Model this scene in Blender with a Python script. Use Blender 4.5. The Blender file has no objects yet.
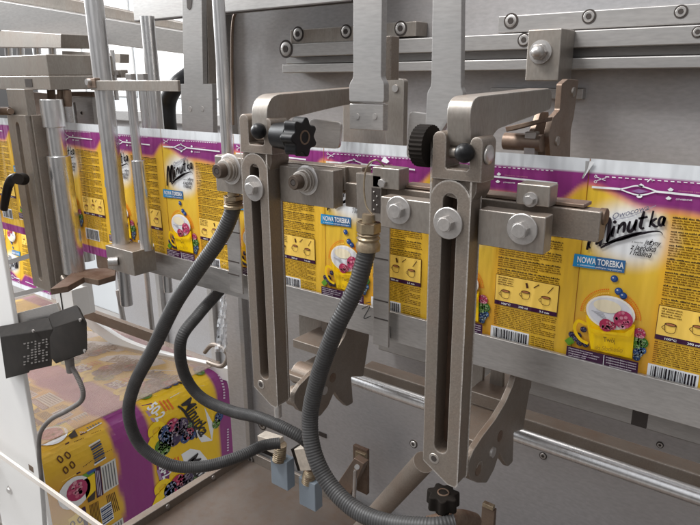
import bpy, bmesh, math, random
from mathutils import Vector, Matrix
random.seed(7)
S = bpy.context.scene
COL = S.collection
# ---------------------------------------------------------------- camera
F = 631.0
CX, CY = 350.0, 262.5
CAM = Vector((0, 0, 1.2))
def _n(v): return v.normalized()
_d = _n(Vector((15, 2137.5, 631)))
_X = -_n(Vector((-866, -180, 631)))
_X = _n(_X - _d * _X.dot(_d))
_Z = -_d
_Y = _X.cross(_d)
cd = bpy.data.cameras.new('camera'); cam = bpy.data.objects.new('camera', cd); COL.objects.link(cam)
right = Vector((_X[0], _Y[0], _Z[0])); up = -Vector((_X[1], _Y[1], _Z[1])); back = -Vector((_X[2], _Y[2], _Z[2]))
m3 = Matrix((right, up, back)).transposed()
cam.matrix_world = Matrix.Translation(CAM) @ m3.to_4x4()
cd.sensor_width = 36; cd.lens = F / 700 * 36; cd.clip_start = 0.01; cd.clip_end = 100
S.camera = cam
# ---------------------------------------------------------------- world and lamps (bright workshop)
W = bpy.data.worlds.new('World'); S.world = W; W.use_nodes = True
wn = W.node_tree; bg = wn.nodes['Background']
tc = wn.nodes.new('ShaderNodeTexCoord'); sx = wn.nodes.new('ShaderNodeSeparateXYZ'); wn.links.new(tc.outputs['Generated'], sx.inputs[0])
def wramp(sock, stops):
    r = wn.nodes.new('ShaderNodeValToRGB'); mr = wn.nodes.new('ShaderNodeMapRange')
    mr.inputs[1].default_value = -1; mr.inputs[2].default_value = 1
    wn.links.new(sock, mr.inputs[0]); wn.links.new(mr.outputs[0], r.inputs[0])
    while len(r.color_ramp.elements) < len(stops): r.color_ramp.elements.new(.5)
    for e, (p, c) in zip(r.color_ramp.elements, stops): e.position = p; e.color = (*c, 1)
    return r.outputs[0]
rz = wramp(sx.outputs[2], [(0, (.05, .042, .038)), (.42, (.17, .155, .145)), (.56, (.50, .50, .51)), (.75, (.85, .86, .89)), (1, (.75, .76, .80))])
rx = wramp(sx.outputs[0], [(0, (1.5, 1.5, 1.5)), (.45, (.85, .85, .85)), (1, (.50, .49, .48))])
mul = wn.nodes.new('ShaderNodeMix'); mul.data_type = 'RGBA'; mul.blend_type = 'MULTIPLY'; mul.inputs[0].default_value = 1
wn.links.new(rz, mul.inputs[6]); wn.links.new(rx, mul.inputs[7]); wn.links.new(mul.outputs[2], bg.inputs[0])
nz = wn.nodes.new('ShaderNodeTexNoise'); nz.inputs['Scale'].default_value = 2.6; nz.inputs['Detail'].default_value = 2; wn.links.new(tc.outputs['Generated'], nz.inputs[0])
mr_ = wn.nodes.new('ShaderNodeMapRange'); mr_.interpolation_type = 'SMOOTHSTEP'; mr_.inputs[1].default_value = .40; mr_.inputs[2].default_value = .60; mr_.inputs[3].default_value = .22; mr_.inputs[4].default_value = 1.6
wn.links.new(nz.outputs[0], mr_.inputs[0]); wn.links.new(mr_.outputs[0], bg.inputs[1])
def area(name, loc, target, sx_, sy_, power, col=(1, 1, 1)):
    l = bpy.data.lights.new(name, 'AREA'); l.shape = 'RECTANGLE'; l.size = sx_; l.size_y = sy_; l.energy = power; l.color = col
    o = bpy.data.objects.new(name, l); COL.objects.link(o); o.location = loc
    o.rotation_euler = (Vector(target) - Vector(loc)).to_track_quat('-Z', 'Y').to_euler()
area('hall_lamp', (-1.25, 0.0, 2.75), (-.6, .95, 1.35), 1.2, 0.35, 42, (1, .985, .96))
area('window_light', (-3.6, 0.3, 2.4), (-1.0, 1.0, 1.0), 1.2, 1.2, 95, (.95, .98, 1))
area('background_fill', (-5.5, 1.2, 2.6), (-4.2, 4.5, 1.2), 2.0, 1.6, 130, (1, 1, 1))  # added fill lamp that brightens the cabinets and wall far behind
S.view_settings.view_transform = 'Standard'; S.view_settings.look = 'None'
S.view_settings.exposure = 0.34; S.view_settings.gamma = 1
# ---------------------------------------------------------------- projection helpers (pixel -> point on a real plane)
def ray(u, v):
    r = Vector((u - CX, v - CY, F)); return Vector((r.dot(_X), r.dot(_Y), r.dot(_Z)))
def P(u, v, y): r = ray(u, v); return CAM + r * (y / r.y)
def PX(u, v, x): r = ray(u, v); return CAM + r * (x / r.x)
def PZ(u, v, z): r = ray(u, v); return CAM + r * ((z - CAM.z) / r.z)
def lin(c):
    return tuple(((x / 255) / 12.92 if x / 255 <= .04045 else ((x / 255 + .055) / 1.055) ** 2.4) for x in c)
# ---------------------------------------------------------------- materials
MATS = {}
def nd(nt, t, **k):
    n = nt.nodes.new(t)
    for a, b in k.items(): setattr(n, a, b)
    return n
def metal(name, base, dirt=(.16, .09, .05), amt=.35, rough=.42, metallic=.75, streak=(1, 1, 1), scale=14, bump=.12, fine=220, edge=0):
    m = bpy.data.materials.new(name); m.use_nodes = True; nt = m.node_tree; b = nt.nodes['Principled BSDF']
    t = nd(nt, 'ShaderNodeTexCoord'); mp = nd(nt, 'ShaderNodeMapping'); mp.inputs['Scale'].default_value = streak
    geo = nd(nt, 'ShaderNodeNewGeometry'); nt.links.new(geo.outputs['Position'], mp.inputs[0])
    n1 = nd(nt, 'ShaderNodeTexNoise'); n1.inputs['Scale'].default_value = scale; n1.inputs['Detail'].default_value = 6; n1.inputs['Roughness'].default_value = .65
    n2 = nd(nt, 'ShaderNodeTexNoise'); n2.inputs['Scale'].default_value = fine; n2.inputs['Detail'].default_value = 3
    nt.links.new(mp.outputs[0], n1.inputs[0]); nt.links.new(mp.outputs[0], n2.inputs[0])
    r = nd(nt, 'ShaderNodeMapRange'); r.inputs[1].default_value = .42; r.inputs[2].default_value = .72; r.inputs[3].default_value = 0; r.inputs[4].default_value = amt
    nt.links.new(n1.outputs[0], r.inputs[0])
    # rust and dust gather on faces that look up
    sp = nd(nt, 'ShaderNodeSeparateXYZ'); nt.links.new(geo.outputs['True Normal'], sp.inputs[0])
    u = nd(nt, 'ShaderNodeMapRange'); u.inputs[1].default_value = .55; u.inputs[2].default_value = 1; u.inputs[4].default_value = min(1, amt * 1.5)
    nt.links.new(sp.outputs[2], u.inputs[0])
    um = nd(nt, 'ShaderNodeMath', operation='MULTIPLY'); nt.links.new(u.outputs[0], um.inputs[0]); nt.links.new(n2.outputs[0], um.inputs[1])
    ad = nd(nt, 'ShaderNodeMath', operation='ADD', use_clamp=True); nt.links.new(r.outputs[0], ad.inputs[0]); nt.links.new(um.outputs[0], ad.inputs[1])
    mx = nd(nt, 'ShaderNodeMix', data_type='RGBA'); mx.inputs[6].default_value = (*base, 1); mx.inputs[7].default_value = (*dirt, 1)
    nt.links.new(ad.outputs[0], mx.inputs[0])
    hv = nd(nt, 'ShaderNodeMix', data_type='RGBA', blend_type='MULTIPLY'); hv.inputs[0].default_value = .35
    nt.links.new(mx.outputs[2], hv.inputs[6]); nt.links.new(n2.outputs[0], hv.inputs[7]); nt.links.new(hv.outputs[2], b.inputs['Base Color'])
    mm = nd(nt, 'ShaderNodeMapRange'); mm.inputs[3].default_value = metallic; mm.inputs[4].default_value = metallic * .25; nt.links.new(ad.outputs[0], mm.inputs[0])
    nt.links.new(mm.outputs[0], b.inputs['Metallic'])
    rr = nd(nt, 'ShaderNodeMapRange'); rr.inputs[3].default_value = rough - .08; rr.inputs[4].default_value = rough + .2; nt.links.new(n1.outputs[0], rr.inputs[0])
    nt.links.new(rr.outputs[0], b.inputs['Roughness'])
    if edge:
        bv = nd(nt, 'ShaderNodeBevel', samples=4); bv.inputs[0].default_value = .0022
        dt = nd(nt, 'ShaderNodeVectorMath', operation='DOT_PRODUCT'); nt.links.new(bv.outputs[0], dt.inputs[0]); nt.links.new(geo.outputs['True Normal'], dt.inputs[1])
        er = nd(nt, 'ShaderNodeMapRange'); er.inputs[1].default_value = .99; er.inputs[2].default_value = .86; er.inputs[3].default_value = 0; er.inputs[4].default_value = edge
        nt.links.new(dt.outputs['Value'], er.inputs[0])
        em = nd(nt, 'ShaderNodeMath', operation='MULTIPLY'); nt.links.new(er.outputs[0], em.inputs[0]); nt.links.new(n2.outputs[0], em.inputs[1])
        ew = nd(nt, 'ShaderNodeMix', data_type='RGBA'); ew.inputs[7].default_value = (.80, .77, .73, 1)
        nt.links.new(em.outputs[0], ew.inputs[0]); nt.links.new(hv.outputs[2], ew.inputs[6]); nt.links.new(ew.outputs[2], b.inputs['Base Color'])
    bp = nd(nt, 'ShaderNodeBump'); bp.inputs['Strength'].default_value = bump; bp.inputs['Distance'].default_value = .0008
    nt.links.new(n2.outputs[0], bp.inputs['Height']); nt.links.new(bp.outputs[0], b.inputs['Normal'])
    MATS[name] = m; return m
def plain(name, base, rough=.5, metallic=0, var=.25, scale=40, bump=.1, spec=.5, trans=0, alpha=1):
    m = bpy.data.materials.new(name); m.use_nodes = True; nt = m.node_tree; b = nt.nodes['Principled BSDF']
    geo = nd(nt, 'ShaderNodeNewGeometry'); n = nd(nt, 'ShaderNodeTexNoise'); n.inputs['Scale'].default_value = scale; n.inputs['Detail'].default_value = 5
    nt.links.new(geo.outputs['Position'], n.inputs[0])
    mx = nd(nt, 'ShaderNodeMix', data_type='RGBA'); mx.inputs[6].default_value = (*[c * (1 - var) for c in base], 1); mx.inputs[7].default_value = (*[min(1, c * (1 + var)) for c in base], 1)
    nt.links.new(n.outputs[0], mx.inputs[0]); nt.links.new(mx.outputs[2], b.inputs['Base Color'])
    b.inputs['Roughness'].default_value = rough; b.inputs['Metallic'].default_value = metallic; b.inputs['Specular IOR Level'].default_value = spec
    b.inputs['Transmission Weight'].default_value = trans; b.inputs['Alpha'].default_value = alpha
    bp = nd(nt, 'ShaderNodeBump'); bp.inputs['Strength'].default_value = bump; bp.inputs['Distance'].default_value = .0006
    nt.links.new(n.outputs[0], bp.inputs['Height']); nt.links.new(bp.outputs[0], b.inputs['Normal'])
    MATS[name] = m; return m
BR = (.20, .125, .08)
cast = metal('cast_steel', (.31, .268, .228), BR, .5, .44, .68, scale=16, bump=.3, fine=420, edge=.9)
steel = metal('machined_steel', (.42, .385, .345), BR, .45, .36, .78, (1, 1, .4), 16, .12, 300, edge=.9)
bright = metal('bright_steel', (.86, .86, .86), BR, .06, .22, .95, (1, 1, .2), 12, .04, 200)
panelm = metal('stainless_panel', (.57, .565, .575), (.34, .29, .26), .5, .34, .55, (.5, 1, 1.3), 3, .06, 160)
railm = metal('rail_steel', (.68, .66, .64), (.33, .28, .24), .35, .27, .92, (.4, 1, 2.0), 9, .05, 200)
guide = metal('guide_steel', (.50, .49, .48), BR, .15, .38, .75, (.25, 1, 1.5), 10, .05, 200)
rust = metal('rusty_steel', (.23, .165, .12), (.11, .055, .032), .85, .6, .4, scale=24, bump=.4)
copper = metal('oily_brown_steel', (.31, .24, .19), (.18, .095, .055), .6, .38, .65, scale=16, bump=.2)
oily = metal('oily_spindle', (.13, .10, .08), (.07, .045, .03), .6, .38, .6, scale=40, bump=.3)
brass = metal('tarnished_brass', (.50, .41, .28), (.16, .10, .06), .75, .38, .75, scale=60, bump=.3)
tray = metal('tray_steel', (.20, .172, .152), (.11, .072, .05), .7, .45, .5, (.6, .6, 1), 7, .2, 120)
bolt_m = metal('bolt_steel', (.66, .64, .62), (.25, .18, .13), .30, .3, .85, scale=60, bump=.05)
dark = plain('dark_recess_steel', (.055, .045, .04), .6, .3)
slotm = plain('oily_slot_floor', (.085, .05, .032), .55, .2, .5, 60)
black = plain('black_plastic', (.010, .010, .011), .38, 0, .3, 80, .15, .28)
bk_dusty = plain('dusty_black_plastic', (.013, .010, .008), .85, 0, .6, 40, .3, .16)
rubber = plain('grey_rubber_hose', (.048, .047, .047), .48, 0, .5, 50, .2, .3)
grub = plain('grey_cable_sheath', (.17, .155, .145), .55, 0, .35, 40, .2)
white = plain('white_paint', (.80, .79, .77), .4, 0, .04, 12, .05)
cabinet = plain('pale_cabinet_paint', (.62, .65, .67), .35, 0, .06, 5, .05)
bluegrey = plain('blue_grey_plastic', (.26, .31, .36), .45, 0, .1, 30, .05)
cream = plain('dusty_white_plug', (.52, .46, .39), .5, 0, .45, 70, .2)
concrete = plain('shop_floor', (.36, .34, .32), .6, 0, .2, 4, .1)
clear = plain('clear_acrylic', (.96, .95, .92), .06, 0, .01, 10, 0, .5, 0, .10)
edgem = plain('acrylic_edge', (.72, .66, .60), .3, 0, .1, 30, 0, .5, 0, .62)
bagm = plain('clear_plastic_bag', (.85, .88, .92), .12, 0, .05, 60, .6, .5, 0, .45)
dusty = plain('glare_haze_acrylic', (.25, .165, .11), .25, 0, .5, 9, .03, .5, 0, .42)  # brown haze that imitates the milky glare on the roll's top
stampm = plain('ink_black', (.03, .03, .03), .5)
def ink():
    m = bpy.data.materials.new('printed_film'); m.use_nodes = True; nt = m.node_tree; b = nt.nodes['Principled BSDF']
    a = nd(nt, 'ShaderNodeAttribute'); a.attribute_name = 'Col'; nt.links.new(a.outputs['Color'], b.inputs['Base Color'])
    b.inputs['Roughness'].default_value = .27
    geo = nd(nt, 'ShaderNodeNewGeometry'); n = nd(nt, 'ShaderNodeTexNoise'); n.inputs['Scale'].default_value = 9; n.inputs['Detail'].default_value = 3
    mp = nd(nt, 'ShaderNodeMapping'); mp.inputs['Scale'].default_value = (2.2, 1, .45); nt.links.new(geo.outputs['Position'], mp.inputs[0]); nt.links.new(mp.outputs[0], n.inputs[0]); bp = nd(nt, 'ShaderNodeBump'); bp.inputs['Strength'].default_value = .7; bp.inputs['Distance'].default_value = .018
    nt.links.new(n.outputs[0], bp.inputs['Height']); nt.links.new(bp.outputs[0], b.inputs['Normal'])
    MATS['printed_film'] = m; return m
film = ink()
# ---------------------------------------------------------------- mesh builder
class M:
    def __init__(s): s.v = []; s.f = []; s.c = []
    def add(s, vs, fs, col=None):
        o = len(s.v); s.v += [Vector(x) for x in vs]
        for i, f in enumerate(fs):
            s.f.append([o + k for k in f]); s.c.append(col[i] if isinstance(col, list) else col)
        return s
    def box(s, x0, x1, y0, y1, z0, z1):
        vs = [(x, y, z) for x in (x0, x1) for y in (y0, y1) for z in (z0, z1)]
        return s.add(vs, [(0, 1, 3, 2), (4, 6, 7, 5), (0, 4, 5, 1), (2, 3, 7, 6), (0, 2, 6, 4), (1, 5, 7, 3)])
    def pbox(s, u0, v0, u1, v1, y, dep):
        um, vm = (u0 + u1) / 2, (v0 + v1) / 2
        xa, xb = P(u0, vm, y).x, P(u1, vm, y).x; za, zb = P(um, v1, y).z, P(um, v0, y).z
        return s.box(xa, xb, y, y + dep, za, zb)
    def prism(s, pts, ext):
        n = len(pts); ext = Vector(ext)
        a = [Vector(p) for p in pts]; b = [p + ext for p in a]
        return s.add(a + b, [list(range(n)), list(range(2 * n - 1, n - 1, -1))] + [(i, i + n, (i + 1) % n + n, (i + 1) % n) for i in range(n)])
    def poly(s, px, y, dep): return s.prism([P(u, v, y) for u, v in px], (0, dep, 0))
    def cyl(s, p0, p1, r0, r1=None, n=24, caps=True, ph=0, rf=None):
        p0, p1 = Vector(p0), Vector(p1); r1 = r0 if r1 is None else r1
        ax = (p1 - p0).normalized(); t = Vector((0, 0, 1)) if abs(ax.z) < .9 else Vector((1, 0, 0))
        e1 = ax.cross(t).normalized(); e2 = ax.cross(e1)
        vs = []
        for p, r in ((p0, r0), (p1, r1)):
            for i in range(n):
                a = 2 * math.pi * i / n + ph; k = rf(i, n) if rf else 1
                vs.append(p + (e1 * math.cos(a) + e2 * math.sin(a)) * r * k)
        fs = [(i, (i + 1) % n, (i + 1) % n + n, i + n) for i in range(n)]
        if caps: fs += [list(range(n - 1, -1, -1)), list(range(n, 2 * n))]
        return s.add(vs, fs)
    def lathe(s, p0, axis, prof, n=28):
        """prof: list of (distance along axis, radius)"""
        p0 = Vector(p0); ax = Vector(axis).normalized(); t = Vector((0, 0, 1)) if abs(ax.z) < .9 else Vector((1, 0, 0))
        e1 = ax.cross(t).normalized(); e2 = ax.cross(e1); vs = []
        for d, r in prof:
            for i in range(n):
                a = 2 * math.pi * i / n; vs.append(p0 + ax * d + (e1 * math.cos(a) + e2 * math.sin(a)) * max(r, 1e-5))
        fs = []
        for k in range(len(prof) - 1):
            for i in range(n):
                j = (i + 1) % n; fs.append((k * n + i, k * n + j, (k + 1) * n + j, (k + 1) * n + i))
        fs += [list(range(n - 1, -1, -1)), [(len(prof) - 1) * n + i for i in range(n)]]
        return s.add(vs, fs)
    def sphere(s, c, r, sc=(1, 1, 1), n=16, m=10):
        c = Vector(c); vs = [c + Vector((0, 0, r * sc[2]))]
        for j in range(1, m):
            t = math.pi * j / m
            for i in range(n):
                a = 2 * math.pi * i / n; vs.append(c + Vector((r * sc[0] * math.sin(t) * math.cos(a), r * sc[1] * math.sin(t) * math.sin(a), r * sc[2] * math.cos(t))))
        vs.append(c - Vector((0, 0, r * sc[2]))); fs = []
        for i in range(n): fs.append((0, 1 + i, 1 + (i + 1) % n))
        for j in range(m - 2):
            for i in range(n):
                k = (i + 1) % n; fs.append((1 + j * n + i, 1 + (j + 1) * n + i, 1 + (j + 1) * n + k, 1 + j * n + k))
        e = len(vs) - 1; b = 1 + (m - 2) * n
        for i in range(n): fs.append((e, b + (i + 1) % n, b + i))
        return s.add(vs, fs)
    def tube(s, pts, r, n=14, rfun=None, caps=True):
        k = len(pts); prev = None; vs = []
        for i, p in enumerate(pts):
            t = (pts[min(i + 1, k - 1)] - pts[max(i - 1, 0)]).normalized()
            if prev is None:
                e1 = t.cross(Vector((0, 0, 1)));
                if e1.length < .1: e1 = t.cross(Vector((1, 0, 0)))
                e1.normalize()
            else: e1 = (prev - t * prev.dot(t)).normalized()
            prev = e1; e2 = t.cross(e1); rr = r * (rfun(i) if rfun else 1)
            for j in range(n):
                a = 2 * math.pi * j / n; vs.append(p + (e1 * math.cos(a) + e2 * math.sin(a)) * rr)
        fs = [(i * n + j, i * n + (j + 1) % n, (i + 1) * n + (j + 1) % n, (i + 1) * n + j) for i in range(k - 1) for j in range(n)]
        if caps: fs += [list(range(n - 1, -1, -1)), [(k - 1) * n + j for j in range(n)]]
        return s.add(vs, fs)
    def plate(s, outer, holes, kind, const, thick, bev=.0008):
        """2D outline with real holes. kind 'XZ': pts (x,z) front face at y=const, going back; 'YZ': pts (y,z), right face at x=const, going left"""
        s.wn = True
        cu = bpy.data.curves.new('t', 'CURVE'); cu.dimensions = '2D'; cu.fill_mode = 'BOTH'; cu.bevel_depth = bev; cu.bevel_resolution = 1; cu.extrude = thick / 2 - bev; cu.offset = -bev
        for k, ring in enumerate([outer] + list(holes)):
            ar = sum(ring[i][0] * ring[(i + 1) % len(ring)][1] - ring[(i + 1) % len(ring)][0] * ring[i][1] for i in range(len(ring)))
            if (ar > 0) == (k > 0): ring = ring[::-1]
            sp = cu.splines.new('POLY'); sp.points.add(len(ring) - 1); sp.use_cyclic_u = True
            for p, q in zip(sp.points, ring): p.co = (q[0], q[1], 0, 1)
        ob = bpy.data.objects.new('t', cu); COL.objects.link(ob); dg = bpy.context.evaluated_depsgraph_get(); dg.update()
        me = bpy.data.meshes.new_from_object(ob.evaluated_get(dg))
        if kind == 'XZ': f = lambda c: Vector((c.x, const + thick / 2 - c.z, c.y))
        else: f = lambda c: Vector((const - thick / 2 + c.z, c.x, c.y))
        s.add([f(v.co) for v in me.vertices], [list(p.vertices) for p in me.polygons])
        bpy.data.objects.remove(ob); bpy.data.curves.remove(cu); bpy.data.meshes.remove(me); return s
    def build(s, name, mat, parent=None, bevel=0, smooth=True, angle=35, recalc=True):
        loc = Vector((0, 0, 0))
        if parent is None:
            xs = [v.x for v in s.v]; ys = [v.y for v in s.v]; zs = [v.z for v in s.v]
            loc = Vector(((min(xs) + max(xs)) / 2, (min(ys) + max(ys)) / 2, min(zs)))
        else:
            q = parent
            while q is not None: loc += q.location; q = q.parent
        me = bpy.data.meshes.new(name); me.from_pydata([v - loc for v in s.v], [], s.f)
        if recalc or bevel:
            bm = bmesh.new(); bm.from_mesh(me)
            if not any(c is not None for c in s.c): bmesh.ops.remove_doubles(bm, verts=bm.verts, dist=1e-5)
            bmesh.ops.recalc_face_normals(bm, faces=bm.faces); bm.to_mesh(me); bm.free()
        if any(c is not None for c in s.c):
            at = me.color_attributes.new('Col', 'FLOAT_COLOR', 'CORNER'); buf = []
            for p, c in zip(me.polygons, s.c):
                for j in range(p.loop_total):
                    cc = c[j] if isinstance(c[0], tuple) else c
                    buf += [cc[0], cc[1], cc[2], 1]
            at.data.foreach_set('color', buf)
        if smooth:
            me.shade_smooth(); me.set_sharp_from_angle(angle=math.radians(angle))
        me.materials.append(mat)
        o = bpy.data.objects.new(name, me); COL.objects.link(o)
        if parent is None: o.location = loc
        else: o.parent = parent
        if getattr(s, 'wn', False):
            b = o.modifiers.new('w', 'WEIGHTED_NORMAL'); b.keep_sharp = True; b.weight = 100
        if bevel:
            b = o.modifiers.new('b', 'BEVEL'); b.width = bevel; b.segments = 2; b.limit_method = 'ANGLE'; b.angle_limit = math.radians(40); b.harden_normals = True
        return o
def thing(name, label, cat, loc, group=None):
    o = bpy.data.objects.new(name, None); COL.objects.link(o); o.location = Vector(loc); o.empty_display_size = .02
    o['label'] = label; o['category'] = cat
    if group: o['group'] = group
    return o
def tag(o, label, cat, group=None):
    o['label'] = label; o['category'] = cat
    if group: o['group'] = group
    return o
def struct(o): o['kind'] = 'structure'; return o
def copy_tree(o, parent=None):
    c = o.copy(); COL.objects.link(c); c.parent = parent
    for ch in list(o.children): copy_tree(ch, c)
    return c
def arc(cx, cy, r, a0, a1, n=8):
    return [(cx + r * math.cos(math.radians(a0 + (a1 - a0) * i / n)), cy + r * math.sin(math.radians(a0 + (a1 - a0) * i / n))) for i in range(n + 1)]
def rounded(pts, r, n=4):
    out = []; k = len(pts)
    for i in range(k):
        p = Vector(pts[i]); a = Vector(pts[i - 1]) - p; b = Vector(pts[(i + 1) % k]) - p
        rr = min(r, a.length * .45, b.length * .45); a = p + a.normalized() * rr; b = p + b.normalized() * rr
        for j in range(n + 1):
            t = j / n; q = a * (1 - t) ** 2 + p * 2 * t * (1 - t) + b * t * t; out.append((q.x, q.y))
    return out
def slot(cx, z0, z1, r):
    return arc(cx, z1 - r, r, 0, 180) + arc(cx, z0 + r, r, 180, 360)
def xz(px, y): return [(P(u, v, y).x, P(u, v, y).z) for u, v in px]
def yz(px, x): return [(PX(u, v, x).y, PX(u, v, x).z) for u, v in px]
def spline(cps, step=.0016):
    pts = []; n = len(cps)
    for i in range(n - 1):
        p0, p1, p2, p3 = cps[max(i - 1, 0)], cps[i], cps[i + 1], cps[min(i + 2, n - 1)]
        k = max(2, int((p2 - p1).length / step))
        for j in range(k):
            t = j / k
            pts.append(.5 * ((2 * p1) + (p2 - p0) * t + (2 * p0 - 5 * p1 + 4 * p2 - p3) * t * t + (3 * p1 - p0 - 3 * p2 + p3) * t ** 3))
    pts.append(cps[-1]); return pts
def hexbolt(parent, u, v, y, rw, rh, washer=True, length=.008, sock=False):
    """hex head on a washer, facing the camera side of the plate whose front is at y; radii in pixels there"""
    c = P(u, v, y); k = (P(u + 1, v, y).x - P(u - 1, v, y).x) / 2
    rw *= k; rh *= k
    if washer:
        m = M(); m.lathe(c, (0, -1, 0), [(0, rw), (.0022, rw), (.0028, rw * .95), (.0028, rh * .8)], 32); w = m.build('washer', bolt_m, parent, angle=30)
    m = M(); b = c + Vector((0, -.0026 if washer else 0, 0)); m.cyl(b, b + Vector((0, -length, 0)), rh, rh, 6, ph=.3)
    m.lathe(b + Vector((0, -length, 0)), (0, -1, 0), [(0, rh * .85), (.0006, rh * .78), (.0006, rh * .4)], 20)
    m.build('hex_bolt', bolt_m, parent, bevel=.0008)
    return c
def capscrew(parent, u, v, y, r, name='cap_screw'):
    """countersunk socket screw seen face on"""
    c = P(u, v, y); k = (P(u + 1, v, y).x - P(u - 1, v, y).x) / 2; r *= k
    a = M(); a.lathe(c + Vector((0, .0005, 0)), (0, -1, 0), [(0, r * 1.3), (.0008, r * 1.3), (.0008, r * 1.05)], 24); a.build('counterbore', dark, parent)
    m = M(); m.lathe(c, (0, -1, 0), [(-.003, r), (.0008, r), (.0014, r * .9), (.0014, r * .55), (.0004, r * .5)], 24)
    o = m.build(name, bolt_m, parent)
    h = M(); h.cyl(c + Vector((0, -.0008, 0)), c + Vector((0, -.0016, 0)), r * .5, r * .5, 6); h.build('hex_socket', dark, o)
    return o
XR = Vector((1, 0, 0))
#MARK_STRUCTURE
# ================================================================ THE SETTING
PITCH = .2122
YF = .80
m = M(); m.box(-9, 6, -4, 9, -1.02, -1.0); struct(m.build('floor', concrete))
m = M(); m.box(-9, 6, 6.0, 6.1, -1, 4.5); o = struct(m.build('wall', white))

# -------- back panel
YB = 1.10
xl = P(233, 60, YB).x; zt = 1.95; zb = PZ(243, 462, P(243, 462, YB).z).z
t = thing('machine_back_panel', 'large dull stainless sheet forming the back of the machine behind the film', 'panel', (xl + .8, YB, zb))
m = M(); m.box(xl, 1.3, YB, YB + .012, zb - .12, zt); m.build('sheet', panelm, t, bevel=.002)
m = M(); m.box(P(229, 400, YB).x, xl - .001, YB + .001, YB + .013, zb - .12, P(229, 290, YB).z); m.build('lower_sheet', panelm, t, bevel=.002)
m = M(); m.box(xl - .014, xl + .003, YB - .02, YB + .03, zb - .1, zt); m.build('edge_flange', guide, t, bevel=.002)
# a narrow horizontal lip under the film rail
zz = P(560, 412, YB - .03).z
m = M(); m.box(P(385, 370, YB - .02).x, 1.3, YB - .05, YB - .002, P(560, 404, YB - .05).z, P(560, 378, YB - .05).z); m.build('ledge', guide, t, bevel=.003)
for u, v in ((262, 425), (543, 456), (660, 445), (330, 300)):
    capscrew(t, u, v, YB - .001, 3)
# window in the panel under the rail (dark rectangular cut)
# -------- guide rails on the panel
def xrail(name, u0, u1, ur, v0, v1, y, dep, mat, parent, bev=.002):
    x0 = P(u0, (v0 + v1) / 2, y).x; x1 = P(u1, (v0 + v1) / 2, y).x
    m = M(); m.box(x0, x1, y, y + dep, P(ur, v1, y).z, P(ur, v0, y).z); return m.build(name, mat, parent, bevel=bev)
t = thing('linear_guide', 'long double steel guide rail screwed across the back panel above the film', 'guide rail', (P(500, 70, 1.05).x, 1.07, P(500, 70, 1.05).z))
xrail('upper_rail', 283, 760, 500, 34, 50.5, 1.045, .05, guide, t)
xrail('rail_web', 286, 760, 500, 50, 59.5, 1.075, .02, guide, t)
xrail('lower_rail', 282, 760, 500, 59.5, 70.5, 1.045, .05, guide, t)
for u, v in ((286, 49), (392, 44.6), (524, 40), (698, 32)): capscrew(t, u, v, 1.0445, 5)
t = thing('mounting_strip', 'flat steel strip with three socket screws above the right end of the guide rail', 'strip', (P(600, 20, 1.06).x, 1.06, P(600, 28, 1.06).z), 'screwed strips on the back panel')
xrail('strip_bar', 498, 760, 600, 9.5, 28.5, 1.058, .042, guide, t)
for u, v in ((511, 21), (589, 16.5), (681, 11.6)): capscrew(t, u, v, 1.0575, 5.5)
t = thing('mounting_strip', 'flat steel strip with two socket screws above the left end of the guide rail', 'strip', (P(320, 34, 1.06).x, 1.06, P(320, 42, 1.06).z), 'screwed strips on the back panel')
xrail('strip_bar', 290, 353, 320, 28, 43, 1.058, .042, steel, t)
for u, v in ((298, 34), (346, 31.5)): capscrew(t, u, v, 1.0575, 4.2)
t = thing('mounting_strip', 'short one-screw steel strip right of the central hanging bar', 'strip', (P(400, 30, 1.06).x, 1.06, P(400, 36, 1.06).z), 'screwed strips on the back panel')
xrail('strip_bar', 384, 416, 400, 22, 37, 1.058, .042, steel, t)
capscrew(t, 400.6, 28.5, 1.0575, 4.8)
# lower small strip below the guide
t = thing('flat_bar', 'thin flat steel bar on the back panel just below the guide rail', 'bar', (P(560, 97, 1.08).x, 1.08, P(560, 97, 1.08).z))
xrail('bar_body', 490, 583, 540, 88, 99, 1.085, .016, guide, t)

# -------- sliding block with acorn nut
t = thing('sliding_block', 'rectangular steel block clamped over the guide rail, held by one domed nut', 'block', (P(545, 80, 1.0).x, 1.0, P(545, 80, 1.0).z))
m = M(); m.pbox(526.5, 29, 560, 81, .985, .06); m.build('block_body', steel, t, bevel=.002)
c = P(541, 52, .985); m = M(); m.lathe(c, (0, -1, 0), [(0, .0175), (.003, .0175), (.0035, .012)], 30); m.build('washer', bolt_m, t)
m = M(); m.cyl(c + Vector((0, -.003, 0)), c + Vector((0, -.013, 0)), .0125, n=6); m.build('nut', bolt_m, t, bevel=.001)
m = M(); m.sphere(c + Vector((0, -.013, 0)), .0105, (1, .95, 1), 20, 12); m.build('domed_cap', bolt_m, t)
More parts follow.
